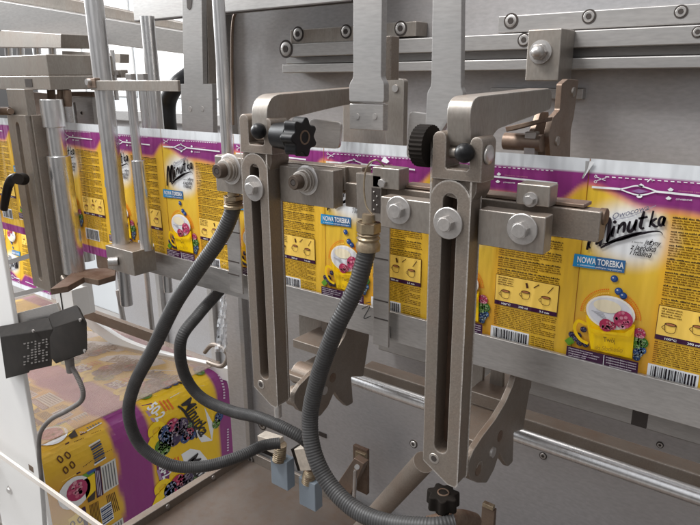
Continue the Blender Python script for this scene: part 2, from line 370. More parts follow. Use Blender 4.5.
#MARK_FILM
# ================================================================ PRINTED FILM
def smooth(a, b, x):
    t = max(0, min(1, (x - a) / (b - a))); return t * t * (3 - 2 * t)
def mixc(a, b, t): return tuple(a[i] * (1 - t) + b[i] * t for i in range(3))
YEL = lin((228, 188, 60)); YEL2 = lin((222, 164, 56)); YELT = lin((224, 178, 54)); PUR = lin((142, 54, 124)); PUR2 = lin((114, 40, 104)); WHT = lin((236, 238, 240))
DKP = lin((58, 18, 56)); ORG = lin((232, 112, 30)); PINK = lin((206, 40, 92)); INK = lin((28, 22, 30)); TXT = lin((92, 58, 10)); BLUE = lin((48, 84, 150)); GRN = lin((104, 158, 44)); CYAN = lin((40, 142, 196)); CREAM = lin((248, 216, 120))
XS0 = P(586, 200, YF).x
ZTOP = P(600, 118 + .0686 * 600, YF).z; ZBOT = ZTOP - .308
def film_col(s, h):
    """s: distance along the pouch, h: depth below the film's top edge"""
    if h < .0160: return lin((216, 220, 224))
    edge = .026 + .024 * smooth(-.0, .075, s) + .004 * smooth(.10, .16, s) - .026 * smooth(.175, .212, s)
    y = mixc(YEL, YEL2, smooth(.12, .28, h))
    if s > .104: y = mixc(YELT, YEL, smooth(.2, .3, h) * .4)
    # white flash behind the logo
    dx = (s - .056) / .056; dz = (h - .088) / .046
    g = 1 - smooth(.45, 1.15, math.hypot(dx, dz)); y = mixc(y, WHT, g)
    # deeper orange band at the boundary between panels
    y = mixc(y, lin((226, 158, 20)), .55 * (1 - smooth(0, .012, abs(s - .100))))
    k = smooth(edge - .004, edge + .014, h)
    p = mixc(PUR, PUR2, .6 * smooth(.02, .012 + edge, h))
    mid = mixc(y, lin((205, 84, 130)), .9 - .4 * smooth(0, .05, s))
    c = mixc(p, mid, smooth(0, .5, k)); c = mixc(c, y, smooth(.4, 1, k))
    if h > .292: c = PUR
    return c
def film_pt(s, h, lay=0): return Vector((XS0 + s, YF - .0006 * lay - .0002, ZTOP - h))
class Art:
    """draws print as thin real shapes in (s,h) on a plane given by pt"""
    def __init__(self, m, pt, conv): self.m, self.pt, self.conv = m, pt, conv
    def poly(self, pts, col, lay=1, px=True):
        q = [self.conv(*p) if px else p for p in pts]
        a = sum(q[i][0] * q[(i + 1) % len(q)][1] - q[(i + 1) % len(q)][0] * q[i][1] for i in range(len(q)))
        if a < 0: q = q[::-1]
        self.m.add([self.pt(*p, lay) for p in q], [list(range(len(q)))][::1], col)
    def stroke(self, pts, w, col, lay=2, px=True, taper=0):
        q = [Vector(self.conv(*p)) if px else Vector(p) for p in pts]
        q = [Vector((a.x, a.y)) for a in spline([Vector((a.x, a.y, 0)) for a in q], .0012)] if len(q) > 2 else q
        n = len(q); L, R = [], []
        for i, p in enumerate(q):
            t = (q[min(i + 1, n - 1)] - q[max(i - 1, 0)]);
            if t.length < 1e-9: t = Vector((1, 0))
            t.normalize(); nn = Vector((-t.y, t.x)); f = i / max(1, n - 1); ww = w / 2 * (1 - taper * abs(2 * f - 1) ** 2)
            L.append(p + nn * ww); R.append(p - nn * ww)
        vs = [self.pt(a.x, a.y, lay) for a in L] + [self.pt(a.x, a.y, lay) for a in R]
        self.m.add(vs, [(i, i + 1, n + i + 1, n + i) for i in range(n - 1)], [col] * (n - 1))
    def ell(self, c, rx, ry, col, lay=1, px=True, n=20, a0=0, a1=360):
        c = self.conv(*c) if px else c
        self.poly([(c[0] + rx * math.cos(math.radians(a0 + (a1 - a0) * i / n)), c[1] + ry * math.sin(math.radians(a0 + (a1 - a0) * i / n))) for i in range(n + (0 if a1 - a0 == 360 else 1))], col, lay, False)
    def text(self, s_, a, b, height, col, lay=2, shear=0, bold=0, px=True):
        a = Vector(self.conv(*a)) if px else Vector(a); b = Vector(self.conv(*b)) if px else Vector(b)
        cu = bpy.data.curves.new('t', 'FONT'); cu.body = s_; cu.shear = shear; cu.offset = bold; cu.resolution_u = 3
        ob = bpy.data.objects.new('t', cu); COL.objects.link(ob); dg = bpy.context.evaluated_depsgraph_get(); dg.update()
        me = bpy.data.meshes.new_from_object(ob.evaluated_get(dg))
        if len(me.vertices):
            xs = [v.co.x for v in me.vertices]; w = max(xs) - min(xs); x0 = min(xs); d = b - a; e = d.normalized(); nn = Vector((e.y, -e.x))
            self.m.add([self.pt(*(a + e * ((v.co.x - x0) / w * d.length) + nn * (v.co.y / .7 * height)), lay) for v in me.vertices], [list(p.vertices) for p in me.polygons], [col] * len(me.polygons))
        bpy.data.objects.remove(ob); bpy.data.curves.remove(cu); bpy.data.meshes.remove(me)
    def words(self, s0, s1, h, hgt, col, lay=1, seed=0):
        r = random.Random(seed); s = s0
        while s < s1 - .001:
            w = min(r.uniform(.0022, .009), s1 - s)
            # a word is a row of letter-wide ticks
            q = s
            while q < s + w - .0003:
                lw = r.uniform(.0007, .0012); k = r.choice((.65, .65, 1, .8))
                self.poly([(q, h - hgt * k), (q + lw, h - hgt * k), (q + lw, h), (q, h)], col, lay, False); q += lw + .0003
            s += w + .0012
def conv_film(k=0):
    def f(u, v): p = P(u, v, YF); return (p.x - XS0 + k * PITCH, ZTOP - p.z)
    return f
def zc(fn, ox, oy, sc): return lambda x, y: fn(ox + x * sc, oy + y * sc)
LOGO_A = ((580, 150, .17143),)
def berry(A, c, r, col, lay, seeds=True, px=True, n=9, hi=None):
    c = A.conv(*c) if px else c; rr = random.Random(int(c[0] * 1e5) + int(c[1] * 1e5))
    A.ell(c, r, r, tuple(x * .62 for x in col), lay, False, 14)
    if seeds:
        for i in range(n + 6):
            a = rr.uniform(0, 6.28); d = r * math.sqrt(rr.random()) * .85
            A.ell((c[0] + d * math.cos(a), c[1] + d * math.sin(a)), r * .2, r * .2, mixc(tuple(x * .8 for x in col), hi or (.9, .8, .8), rr.uniform(0, .4)), lay + 1, False, 6)
    else:
        A.ell((c[0] - r * .15, c[1] - r * .15), r * .75, r * .75, col, lay + 1, False, 12); A.ell((c[0] - r * .3, c[1] - r * .3), r * .25, r * .25, mixc(col, (1, 1, 1), .5), lay + 2, False, 8)
def pouch_art(m, text_too=True):
    A = Art(m, film_pt, conv_film(0)); c0 = conv_film(0); c1 = conv_film(1)
    # header: thin white line, diamond, dashes, scissors
    A.conv = zc(c0, 580, 150, .17143)
    A.stroke([(72, 216), (230, 226), (340, 208), (450, 240)], .0016, WHT); A.stroke([(230, 226), (345, 262), (450, 240)], .0016, WHT)
    A.stroke([(72, 214), (238, 227)], .0026, WHT, 3); A.stroke([(440, 240), (1000, 298)], .0024, WHT, 3)
    A.poly([(300, 238), (345, 226), (400, 240), (350, 252)], lin((150, 110, 160)), 3)
    for q in ((358, 206), (348, 270), (530, 230), (518, 280)):
        A.poly([(q[0] - 18, q[1]), (q[0], q[1] - 12), (q[0] + 18, q[1]), (q[0] + 8, q[1] + 9), (q[0] - 8, q[1] + 9)], WHT, 2)
    for i in range(22):
        x = 150 + i * 38; y = 152 + (x - 150) * .072
        A.poly([(x, y), (x + 22, y + 1.6), (x + 22, y + 7), (x, y + 5.4)], WHT, 2)
    A.stroke([(92, 180), (155, 160)], .0009, WHT); A.stroke([(95, 155), (150, 178)], .0009, WHT); 
    for q in ((92, 184), (94, 153)):
        A.stroke([(q[0] - 8, q[1]), (q[0], q[1] - 8), (q[0] + 8, q[1]), (q[0], q[1] + 8), (q[0] - 8, q[1])], .0007, WHT)
    A.stroke([(395, 185), (415, 168), (425, 180)], .0012, WHT)
    A.text('OTWIERANIE', (560, 291), (655, 296), .0018, WHT, 2, 0, .01); A.text('otwieranie i zamykanie', (575, 240), (760, 256), .0016, lin((200, 140, 150)), 2)
    # logo
    A.text('Owocowa', (196, 402), (408, 346), .0068, lin((110, 112, 130)), 3, .45, .004)
    A.stroke([(190, 405), (300, 385), (445, 322)], .0007, lin((150, 150, 165)), 3)
    K = lambda pts, w=.0040, tp=.45: A.stroke(pts, w, INK, 4, True, tp)
    K([(118, 560), (132, 500), (150, 428), (158, 405), (168, 400), (176, 408), (172, 470), (160, 535)], .0052)
    K([(44, 580), (62, 520), (88, 440), (104, 408), (112, 410), (112, 470), (106, 545)], .0052)
    K([(98, 550), (125, 470), (150, 425), (160, 402)], .0050); K([(160, 535), (190, 470), (196, 452)], .0034)
    K([(205, 440), (192, 485), (190, 498), (200, 500)]); A.ell((207, 418), .0022, .0022, INK, 4)
    K([(232, 432), (222, 485)], .0042); K([(226, 462), (246, 432), (262, 424), (264, 440), (256, 480)])
    K([(296, 412), (284, 455), (290, 472), (310, 462), (330, 415)]); K([(334, 402), (322, 455), (330, 466)])
    K([(378, 355), (360, 420), (356, 448), (366, 456), (378, 450)]); K([(344, 398), (398, 388)], .0034, .2)
    K([(432, 352), (408, 448)], .0042); K([(452, 396), (418, 420), (444, 444), (458, 440)], .0036)
    K([(500, 392), (478, 388), (464, 410), (466, 436), (484, 432), (496, 400), (496, 392), (488, 430), (498, 440)], .0036)
    K([(130, 548), (240, 520), (330, 492), (420, 474), (470, 474), (486, 492)], .0034, .8)
    A.conv = zc(c0, 560, 230, .17143)
    K([(165, 70), (180, 105)], .0026, .3); K([(240, 102), (340, 52), (480, 10)], .0042, .6)
    A.text('z owoców', (420, 72), (488, 78), .0026, lin((60, 60, 60)), 3, .4, .01)
    A.text('jeżyny', (492, 80), (592, 92), .0062, INK, 3, .4, .014); A.text('z jagódką', (412, 108), (562, 128), .0068, INK, 3, .4, .014); A.text('i maliną', (408, 140), (536, 160), .0068, INK, 3, .4, .014)
    # banner
    A.poly([(88, 136), (386, 178), (376, 250), (76, 208)], lin((60, 110, 160)), 2); A.poly([(88, 136), (215, 154), (205, 226), (76, 208)], CYAN, 3)
    A.text('NOWA TOREBKA', (104, 184), (374, 222), .0078, WHT, 4, 0, .02); A.text('z okienkiem pełnym wyciętym', (104, 202), (364, 240), .0024, WHT, 4, 0, 0)
    # arcs of writing around the mug
    for r, cc, w in ((.0365, ORG, .0014), (.0315, lin((250, 206, 90)), .0022), (.034, lin((240, 150, 30)), .0009)):
        ce = A.conv(292, 505)
        for a in range(180, 262, 4): A.stroke([(ce[0] + r * math.cos(math.radians(b)), ce[1] + r * math.sin(math.radians(b))) for b in (a, a + 2.6)], w, cc, 2, False)
        for a in range(292, 356, 4): A.stroke([(ce[0] + r * math.cos(math.radians(b)), ce[1] + r * math.sin(math.radians(b))) for b in (a, a + 2.6)], w, ORG, 2, False)
    berry(A, (320, 282), .0046, BLUE, 3, False); berry(A, (345, 355), .0050, BLUE, 3, False); berry(A, (372, 382), .0046, BLUE, 3, False)
    # mug
    A.conv = zc(c0, 560, 290, .2)
    for q in ((60, 220), (80, 240), (100, 262), (120, 195), (95, 225), (130, 270)): berry(A, q, .0042, lin((60, 44, 84)), 3, True, hi=(.5, .5, .7))
    A.poly([(25, 250), (60, 225), (75, 262), (45, 275)], GRN, 3)
    berry(A, (400, 215), .0072, lin((214, 60, 110)), 3); 
    for q, r, cc in (((385, 262), .0080, GRN), ((415, 262), .0068, lin((70, 140, 50))), ((392, 310), .0062, BLUE), ((412, 300), .0050, lin((70, 120, 190))), ((385, 335), .0045, BLUE)): berry(A, q, r, cc, 3, True, hi=(.8, .9, .6))
    MUGY = lin((248, 204, 8))
    A.poly([(134, 120), (380, 168), (364, 338), (160, 290)], MUGY, 7)
    A.stroke([(140, 168), (95, 150), (78, 190), (105, 240), (145, 262)], .0042, MUGY, 7)
    ce = A.conv(256, 108); A.ell(ce, .0300, .0222, lin((246, 240, 226)), 8, False, 32); A.ell((ce[0], ce[1] - .0005), .0272, .0195, lin((222, 222, 228)), 9, False, 32)
    A.ell((ce[0] - .004, ce[1] - .008), .017, .0085, lin((238, 226, 196)), 10, False, 20)
    for i in range(5): A.stroke([(165 + i * 14, 96 + i * 10), (225 + i * 6, 110 + i * 10)], .0007, lin((160, 160, 168)), 10)
    berry(A, (322, 142), .0118, lin((226, 72, 124)), 10); berry(A, (238, 168), .0086, lin((214, 58, 104)), 11); berry(A, (265, 170), .0058, lin((206, 52, 98)), 12)
    A.poly([(134, 128), (160, 178), (240, 200), (330, 205), (381, 172), (378, 192), (360, 225), (160, 200)], MUGY, 13)
    A.text('Twój', (226, 246), (284, 254), .0064, lin((120, 90, 10)), 14, 0, .01); A.text('do Słodkości', (184, 286), (326, 302), .0062, lin((170, 130, 20)), 14, .4, 0)
    # dark band at the foot of the front
    A.poly([(46, 266), (402, 350), (396, 408), (40, 322)], DKP, 15); A.poly([(30, 326), (396, 410), (394, 416), (30, 332)], WHT, 14)
    A.poly([(230, 312), (233, 312), (228, 364), (225, 363)], WHT, 16)
    for i, (a, b) in enumerate((((56, 278), (175, 308)), ((56, 290), (208, 326)), ((56, 302), (196, 336)), ((56, 314), (140, 332)), ((242, 324), (392, 360)), ((242, 337), (390, 372)), ((242, 350), (388, 384)), ((258, 366), (366, 392)))):
        A.text('przygotowanie deseru z owocami', a, b, .0020, lin((226, 214, 226)), 17, 0, .01)
    # text panel (read off the pouch before this one)
    T = zc(c1, 480, 240, .2)
    l, tp = T(88, 45); l2, _ = T(60, 430); sR, _ = T(408, 90)
    sL = T(80, 250)[0]; sR = T(395, 250)[0]
    h = .062; i = 0
    while h < tp + .0285 + .02:
        bold = (i % 5) in (0,)
        A.words(sL + .0008, sR - (.0 if i % 5 != 4 else .03), h, .0021 if bold else .0017, INK if bold else TXT, 1, i); h += .0030; i += 1
        if i % 5 == 0: h += .0016
    # instruction box
    bx = [T(80, 170), T(384, 218), T(370, 378), T(66, 300)]
    t0 = T(80, 172)[1]; h0 = (T(80, 172)[1] + T(384, 218)[1]) / 2; h1 = (T(66, 318)[1] + T(370, 378)[1]) / 2; hb = h1 - .0065
    A.poly([(sL - .001, h0), (sR + .001, h0), (sR + .001, h1), (sL - .001, h1)], lin((110, 70, 30)), 1, False)
    A.poly([(sL, h0 + .0008), (sR, h0 + .0008), (sR, hb), (sL, hb)], lin((247, 206, 96)), 2, False)
    A.poly([(sL, hb), (sR, hb), (sR, h1 - .0005), (sL, h1 - .0005)], DKP, 2, False)
    wd = sR - sL
    for j in range(4): A.words(sL + .003, sL + .003 + wd * .26, h0 + .0045 + j * .0032, .0016, TXT, 3, 50 + j)
    for fx, fy, rr in ((.17, .72, .055), (.50, .60, .052), (.82, .66, .055)):
        cx_ = sL + wd * fx; cy_ = h0 + (hb - h0) * fy; R = wd * rr * 1.3
        A.ell((cx_, cy_ - R * .8), R * 1.05, R * .32, lin((70, 35, 20)), 3, False, 16); A.ell((cx_, cy_ - R * .8), R * .8, R * .2, lin((170, 110, 70)), 4, False, 16)
        A.stroke([(cx_ - R, cy_ - R * .8), (cx_ - R * .85, cy_ + R * .6), (cx_, cy_ + R * .9), (cx_ + R * .85, cy_ + R * .6), (cx_ + R, cy_ - R * .8)], .0007, lin((70, 35, 20)), 4, False)
        A.stroke([(cx_ - R, cy_ - R * .5), (cx_ - R * 1.5, cy_), (cx_ - R * .9, cy_ + R * .4)], .0007, lin((70, 35, 20)), 4, False)
    A.stroke([(sL + wd * .50, h0 + .005), (sL + wd * .52, h0 + .012)], .003, lin((70, 35, 20)), 3, False); A.stroke([(sL + wd * .62, h0 + .010), (sL + wd * .70, h0 + .004)], .0012, lin((70, 35, 20)), 3, False); A.stroke([(sL + wd * .84, h0 + .014), (sL + wd * .92, h0 + .004)], .001, lin((70, 35, 20)), 3, False)
    for q, s_ in ((.12, '100°C'), (.40, '200 ml'), (.74, '3-5 min')): A.text(s_, (sL + wd * q, h1 - .0022), (sL + wd * (q + .15), h1 - .0022), .0026, WHT, 4, 0, .02, False)
    # lines below and the barcode
    h = h1 + .004; i = 0
    hb0 = T(60, 425)[1]
    while h < hb0 - .001:
        A.words(sL, sR - (.0 if i % 4 != 3 else .02), h, .0014, TXT, 1, 90 + i); h += .0027; i += 1
    bw = wd * .60
    A.poly([(sL - .004, hb0), (sL + bw, hb0), (sL + bw, hb0 + .028), (sL - .004, hb0 + .028)], WHT, 1, False)
    q = sL; rr = random.Random(3)
    while q < sL + bw - .003:
        w = rr.choice((.0007, .0007, .0014, .0020)); A.poly([(q, hb0 + .002), (q + w, hb0 + .002), (q + w, hb0 + .026), (q, hb0 + .026)], INK, 2, False); q += w + rr.choice((.0007, .0012, .0016))
    for j in range(8): A.words(sL + bw + .003, sR, hb0 + .003 + j * .003, .0014, TXT, 1, 130 + j)
    # seam line
    A.poly([(0, 0), (.0008, 0), (.0008, .30), (0, .30)], lin((150, 90, 20)), 1, False)
NU, NV = 74, 100
pm = M(); vs = []; cs = []
for j in range(NV + 1):
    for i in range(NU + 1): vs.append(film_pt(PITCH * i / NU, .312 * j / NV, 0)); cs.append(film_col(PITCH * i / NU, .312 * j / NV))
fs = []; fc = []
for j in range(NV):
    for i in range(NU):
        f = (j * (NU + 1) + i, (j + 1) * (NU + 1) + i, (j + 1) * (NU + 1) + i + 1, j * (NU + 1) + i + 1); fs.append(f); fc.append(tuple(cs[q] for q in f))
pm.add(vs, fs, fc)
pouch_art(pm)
web = thing('film_web', 'upright strip of yellow and purple printed pouch film running the width of the machine', 'film', (XS0, YF, ZBOT))
proto = pm.build('pouch_panel', film, web, smooth=False, recalc=False)
for k in range(-1, 9):
    o = proto if k == 0 else proto.copy()
    if k: COL.objects.link(o); o.parent = web
    o.location = Vector((-k * PITCH, 0, 0)); 
# white torn notch where two pouches part
A_ = M(); aa = Art(A_, lambda s, h, l: film_pt(s, h, 3 + l) , zc(conv_film(0), 580, 150, .17143))
aa.poly([(36, 62), (72, 66), (52, 118), (20, 166), (14, 164), (34, 115)], lin((160, 160, 160)), 1); aa.poly([(62, 64), (90, 68), (60, 112), (22, 166), (48, 112)], WHT, 2)
aa.conv = zc(conv_film(0), 200, 0, .34286)
aa.poly([(540, 455), (556, 470), (548, 476), (532, 470)], WHT, 2)
A_.build('torn_edge', film, web, smooth=False, recalc=False)

# loop of film further back at the left edge
lp = thing('film_loop', 'loose crumpled loop of printed film hanging low behind the slotted bracket', 'film', P(20, 300, 1.05))
for k in range(3):
    o = proto.copy(); COL.objects.link(o); o.parent = lp; o.rotation_euler = (math.radians(6), math.pi, 0)
    o.location = P(48, 212, 1.05) - lp.location - Vector((k * PITCH, 0, 0))
# -------- film rail, straps
t = thing('film_rail', 'long flat steel rail carrying the lower edge of the printed film', 'rail', (P(450, 350, .78).x, .79, P(450, 350, .78).z))
zt_ = P(560, 389 - .252 * 140 + 1, .788).z; zb_ = P(468, 363, .788).z
m = M(); m.box(P(146, 258, .788).x, .25, .788, .7945, zb_, zt_); m.build('rail_strip', railm, t, bevel=.0008)
m = M(); m.box(P(300, 320, .80).x, .25, .806, .83, zb_ + .012, zt_ - .01); m.build('rail_backing', steel, t)
m = M(); m.pbox(632, 403, 648, 427, .86, .004); m.build('dark_slot', dark, t)
# marker scribble
sm = M(); q = Art(sm, lambda s, h, l: Vector((s, .7874, h)), lambda u, v: (P(u, v, .788).x, P(u, v, .788).z))
q.stroke([(362, 309), (370, 306), (364, 318), (371, 316)], .0014, (.02, .02, .02)); q.stroke([(366, 303), (371, 302)], .001, (.02, .02, .02)); q.stroke([(390, 326), (391, 338)], .001, (.02, .02, .02)); q.stroke([(379, 331), (388, 329), (389, 333)], .001, (.02, .02, .02))
sm.build('marker_scribble', stampm, t, smooth=False, recalc=False)
for (u0, u1, v0, v1, lab) in ((373, 389, 215, 346, 'narrow vertical steel strap over the film behind the right black hose'), (227, 240, 200, 292, 'narrow vertical steel strap over the film behind the left black hose')):
    t = thing('strap', lab, 'strap', (P((u0 + u1) / 2, v1, .775).x, .775, P((u0 + u1) / 2, v1, .775).z), 'vertical straps in front of the film')
    m = M(); m.pbox(u0, v0, u1, v1, .772, .004); m.build('strap_body', railm, t, bevel=.001)
    for fy in (.30, .62, .76):
        m = M(); vv = v0 + (v1 - v0) * fy + 4; m.pbox(u0 + 1, vv, u1 - 1, vv + 1.3, .7715, .002); m.build('scored_line', dark, t)
#MARK_REST
# ================================================================ CLAMP ARMS
YA = .62; AD = .030
XA2 = P(449, 223, YA).x; XA1 = P(255, 188, YA).x; DXA = XA1 - XA2
def star_knob(name, c, axis, r, h, mat, parent, lobes=7):
    axis = Vector(axis).normalized(); n = lobes * 8
    m = M(); rf = lambda i, n_: 1 - .17 * (.5 - .5 * math.cos(2 * math.pi * lobes * i / n_)) * 1.5
    c = Vector(c); m.cyl(c - axis * h * .5, c + axis * h * .5, r, r * .97, n, rf=rf)
    o = m.build(name, mat, parent, bevel=.0018, angle=50)
    q = M(); q.lathe(c - axis * h * .95, axis, [(0, r * .42), (h * .5, r * .55)], 24); q.build('hub', mat, o)
    q = M(); q.lathe(c + axis * (h * .5 - .0002), axis, [(0, r * .36), (.0012, r * .34), (.0012, r * .28), (-.002, r * .25)], 24); q.build('insert', rust, o)
    return o
def arm_body(parent):
    # main slotted bar
    L = xz([(419.5, 466), (434, 196)], YA); R = xz([(450.5, 470), (467, 200)], YA)
    zbot = P(436, 479, YA).z; ztop = P(452, 182, YA).z
    xc = P(449, 223, YA).x
    w0 = .0245; x0, x1 = xc - w0 * 1.0, xc + w0 * 1.0
    zs_top = P(450, 193.6, YA).z; zs_bot = P(435, 451, YA).z; rs = .0088
    outer = [(x0, zbot + .022), (x1 - .012, zbot), (x1 - .002, zbot), (x1, zbot + .004)] + [(x1, ztop - .02)] + arc(xc, ztop - .024, .0245, 5, 175, 12) + [(x0, ztop - .02), (x0, zbot + .02)]
    m = M(); m.plate(outer, [slot(xc, zs_bot, zs_top, rs)], 'XZ', YA, .026, .0016)
    m.plate([(x0 + .001, zbot + .024), (x1 - .012, zbot + .003), (x1 - .0005, zbot + .003), (x1 - .0005, ztop - .012), (x0 + .001, ztop - .012)], [], 'XZ', YA + .0255, AD - .0245, .001)
    # shoulders stepping in behind the boss
    zsh = P(462, 196, YA).z
    x1b = P(476, 190, YA + .004).x
    m.plate(rounded([(x0 - .003, zsh), (x1b - .006, zsh - .008), (x1b, zsh + .004), (x1b, P(474, 172, YA).z), (x0 - .001, P(432, 166, YA).z)], .003), [], 'XZ', YA + .005, AD + .006, .001)
    m.build('arm_body', cast, parent)
    m = M(); m.box(xc - rs * .98, xc + rs * .98, YA + .0240, YA + .0250, zs_bot + .002, zs_top - .002); m.build('slot_floor', slotm, parent)
    # fork
    zf = P(450, 169, YA).z; zg = P(450, 180, YA).z; ztf = P(440, 131, YA).z
    a0, a1, b0, b1 = P(432.5, 150, YA).x, P(446.5, 150, YA).x, P(470, 150, YA).x, P(483, 150, YA).x
    m = M()
    m.plate([(a0, zg)] + [(a0, ztf - .012)] + arc((a0 + a1) / 2, ztf - (a1 - a0) / 2, (a1 - a0) / 2, 180, 0, 8) + [(a1, zf + .002), (a1 + .002, zf), (b0 - .002, zf), (b0, zf + .002)] + arc((b0 + b1) / 2, ztf - (b1 - b0) / 2 - .004, (b1 - b0) / 2, 180, 0, 8) + [(b1, zg), ], [], 'XZ', YA - .001, AD + .004, .0016)
    m.build('fork', cast, parent)
    # pivot pin with black ball end
    pv = P(465, 153, YA + .012)
    m = M(); m.cyl(Vector((a0 - .004, pv.y, pv.z)), Vector((b1 + .003, pv.y, pv.z)), .0065); m.build('pivot_pin', steel, parent)
    m = M(); m.lathe(Vector((b1 + .0005, pv.y, pv.z)), XR, [(0, .0105), (.002, .0105), (.003, .009), (.003, .004)]); m.build('pin_collar', bolt_m, parent)
    bl = P(464.5, 153, YA - .006)
    m = M(); m.sphere(bl, .0108, n=24, m=16); m.build('ball_knob', black, parent)
    # bolt in the slot
    hexbolt(parent, 448.5, 223, YA, 14.5, 7.6, length=.0085)
    # small threaded hole below the slot
    h = P(434, 458.5, YA); m = M(); m.lathe(h, (0, -1, 0), [(-.0005, .0075), (.0006, .0068), (.0006, .0042), (-.002, .0040)], 24); m.build('threaded_insert', steel, parent)
    m = M(); m.cyl(h + Vector((0, -.0008, 0)), h + Vector((0, 0, 0)), .0040, n=18); m.build('insert_hole', dark, parent)
base2 = Vector((XA2, YA, P(436, 489, YA).z))
arm2 = thing('slotted_clamp_arm', 'slotted steel clamp arm with a black star knob under its foot, right of the two', 'clamp arm', base2, 'slotted clamp arms')
arm_body(arm2)
arm1 = copy_tree(arm2); arm1.location = base2 + Vector((DXA, 0, P(255, 188, YA).z - P(449, 223, YA).z))
arm1['label'] = 'slotted steel clamp arm with a black star knob beside its fork, left of two'
star_knob('star_knob', P(443, 499, YA + .012), (0, 0, 1), .0225, .020, bk_dusty, arm2)
k1 = M(); c = P(429, 146, YA + .012)
k1.cyl(c - XR * .013, c + XR * .004, .0240, n=60, rf=lambda i, n: 1 if i % 2 else .955); kk = k1.build('knurled_knob', bk_dusty, arm2, angle=20)
k1 = M(); k1.lathe(c - XR * .0132, -XR, [(-.001, .019), (.002, .017), (.002, .006)]); k1.build('knob_cap', black, kk)
star_knob('star_knob', P(299, 137, YA + .004), XR, .0268, .020, black, arm1)
k1 = M(); c = P(299, 137, YA + .004); k1.cyl(c - XR * .040, c - XR * .012, .0165, .019, 28); k1.build('knob_shank', black, arm1)
k1 = M(); z0 = P(272, 416, YA).z; k1.cyl((XA1 + .006, YA + .02, z0 - .012), (XA1 + .006, YA + .02, z0 + .01), .006); k1.build('foot_screw', bolt_m, arm1)
# ---- pivot links on the forks
def link(label, px, x, ur, thick=.0285):
    pts = rounded(yz(px, x), .035, 7)
    o = M(); o.plate(pts, [], 'YZ', x, thick, .0014)
    t = o.build('pivot_link', steel); return tag(t, label, 'link', 'pivot links above the clamp arms')
xL1 = P(267, 112, YA).x; link('curved flat steel link rising out of the left clamp arm, the thin wire beside it', [(267, 142), (266.5, 95), (400, 84), (400, 98), (345, 105), (287, 119), (284, 142)], xL1, .03)
xL2 = P(471, 112, YA).x; link('curved flat steel link rising out of the right clamp arm', [(471, 150), (470, 97), (552, 88), (552, 109), (496, 130), (487, 150)], xL2, 0)
# ---- bell cranks below
def crank(label, dx):
    x = P(516, 376, .808).x
    px = [(478, 483), (471, 480), (468, 472), (469, 462), (474, 450), (483, 436), (496, 419), (506, 402), (513, 386), (517, 372), (521, 358), (533, 350), (531, 384), (523, 430), (514, 432), (513, 462), (508, 467), (503, 460), (500, 452), (494, 470), (487, 483)]
    t = thing('bell_crank', label, 'lever', PX(490, 470, x) + Vector((dx, 0, 0)), 'bell cranks under the clamp arms')
    s = Vector((dx, 0, 0))
    o = M(); o.plate(rounded(yz(px, x), .004, 3), [], 'YZ', x, .009, .0012)
    o.v = [v + s for v in o.v]; o.build('crank_plate', cast, t)
    o = M(); c = PX(479, 467, x); o.cyl(c - XR * .035, c - XR * .012, .017); o.cyl(c + XR * .0, c + XR * .001, .0085, n=20); o.v = [v + s for v in o.v]; o.build('pivot_boss', cast, t)
    o = M(); c = PX(492, 452, x); o.lathe(c, XR, [(0, .008), (.003, .0075), (.003, .003)]); o.v = [v + s for v in o.v]; o.build('crank_screw', bolt_m, t)
    o = M(); c = PX(500, 436, x); o.cyl(c, c + XR * .0006, .0085, n=20); o.v = [v + s for v in o.v]; o.build('bore', rust, t)
    o = M(); c = PX(478, 470, x); o.cyl(c, c + XR * .0012, .008, n=20); o.v = [v + s for v in o.v]; o.build('pivot_bore', rust, t)
    o = M(); a = PX(482, 462, x) - XR * .045; b = PX(512, 420, x) - XR * .05; o.box(a.x - .02, a.x + .028, a.y + .005, b.y, b.z - .006, b.z + .006); o.v = [v + s for v in o.v]; o.build('cross_web', cast, t, bevel=.002)
crank('brown steel bell crank with rounded nose beside the foot of the right clamp arm', 0)
crank('brown steel bell crank with rounded nose beside the foot of the left clamp arm', DXA)
# ---- shaft
t = thing('pivot_shaft', 'bright round steel shaft running along the back panel under the film rail', 'shaft', P(500, 435, .9))
a = P(366, 380, .90); b = P(600, 467, .90); zz = (a.z + b.z) / 2
m = M(); m.cyl((a.x - .03, .90, zz), (.5, .90, zz), .0125, n=32); m.build('shaft_rod', bright, t)
m = M(); m.box(P(362, 362, .95).x, .5, .95, .985, P(600, 459, .95).z, P(600, 443, .95).z); m.build('shaft_cover', cast, t, bevel=.003)
# hanging slotted plate under the rail
t = thing('slotted_hanger', 'small slotted steel plate hanging under the film rail behind the right clamp arm', 'plate', P(487, 405, .84))
y = .84; outer = xz([(470, 350), (503, 358), (502, 410), (470, 403)], y); m = M(); xc = P(486, 380, y).x
m.plate(outer, [slot(xc, P(486, 397, y).z, P(486, 360, y).z, .006)], 'XZ', y, .008); m.build('hanger_plate', steel, t)
m = M(); m.pbox(468, 396, 506, 408, .80, .10); m.build('bracket_shelf', cast, t, bevel=.001)
# same, left arm
t = thing('hanging_bracket', 'bent steel bracket hanging under the film rail beside the left clamp arm', 'bracket', P(305, 350, .85))
m = M(); m.pbox(299, 312, 322, 345, .83, .008); m.pbox(322, 316, 327, 350, .82, .05); m.build('bracket_plate', steel, t, bevel=.001)
m = M(); m.pbox(293, 344, 322, 352, .76, .10); m.build('bracket_shelf', cast, t, bevel=.001)
m = M(); m.cyl(P(298, 372, .74), P(318, 380, .74), .02); m.build('bracket_boss', cast, t)

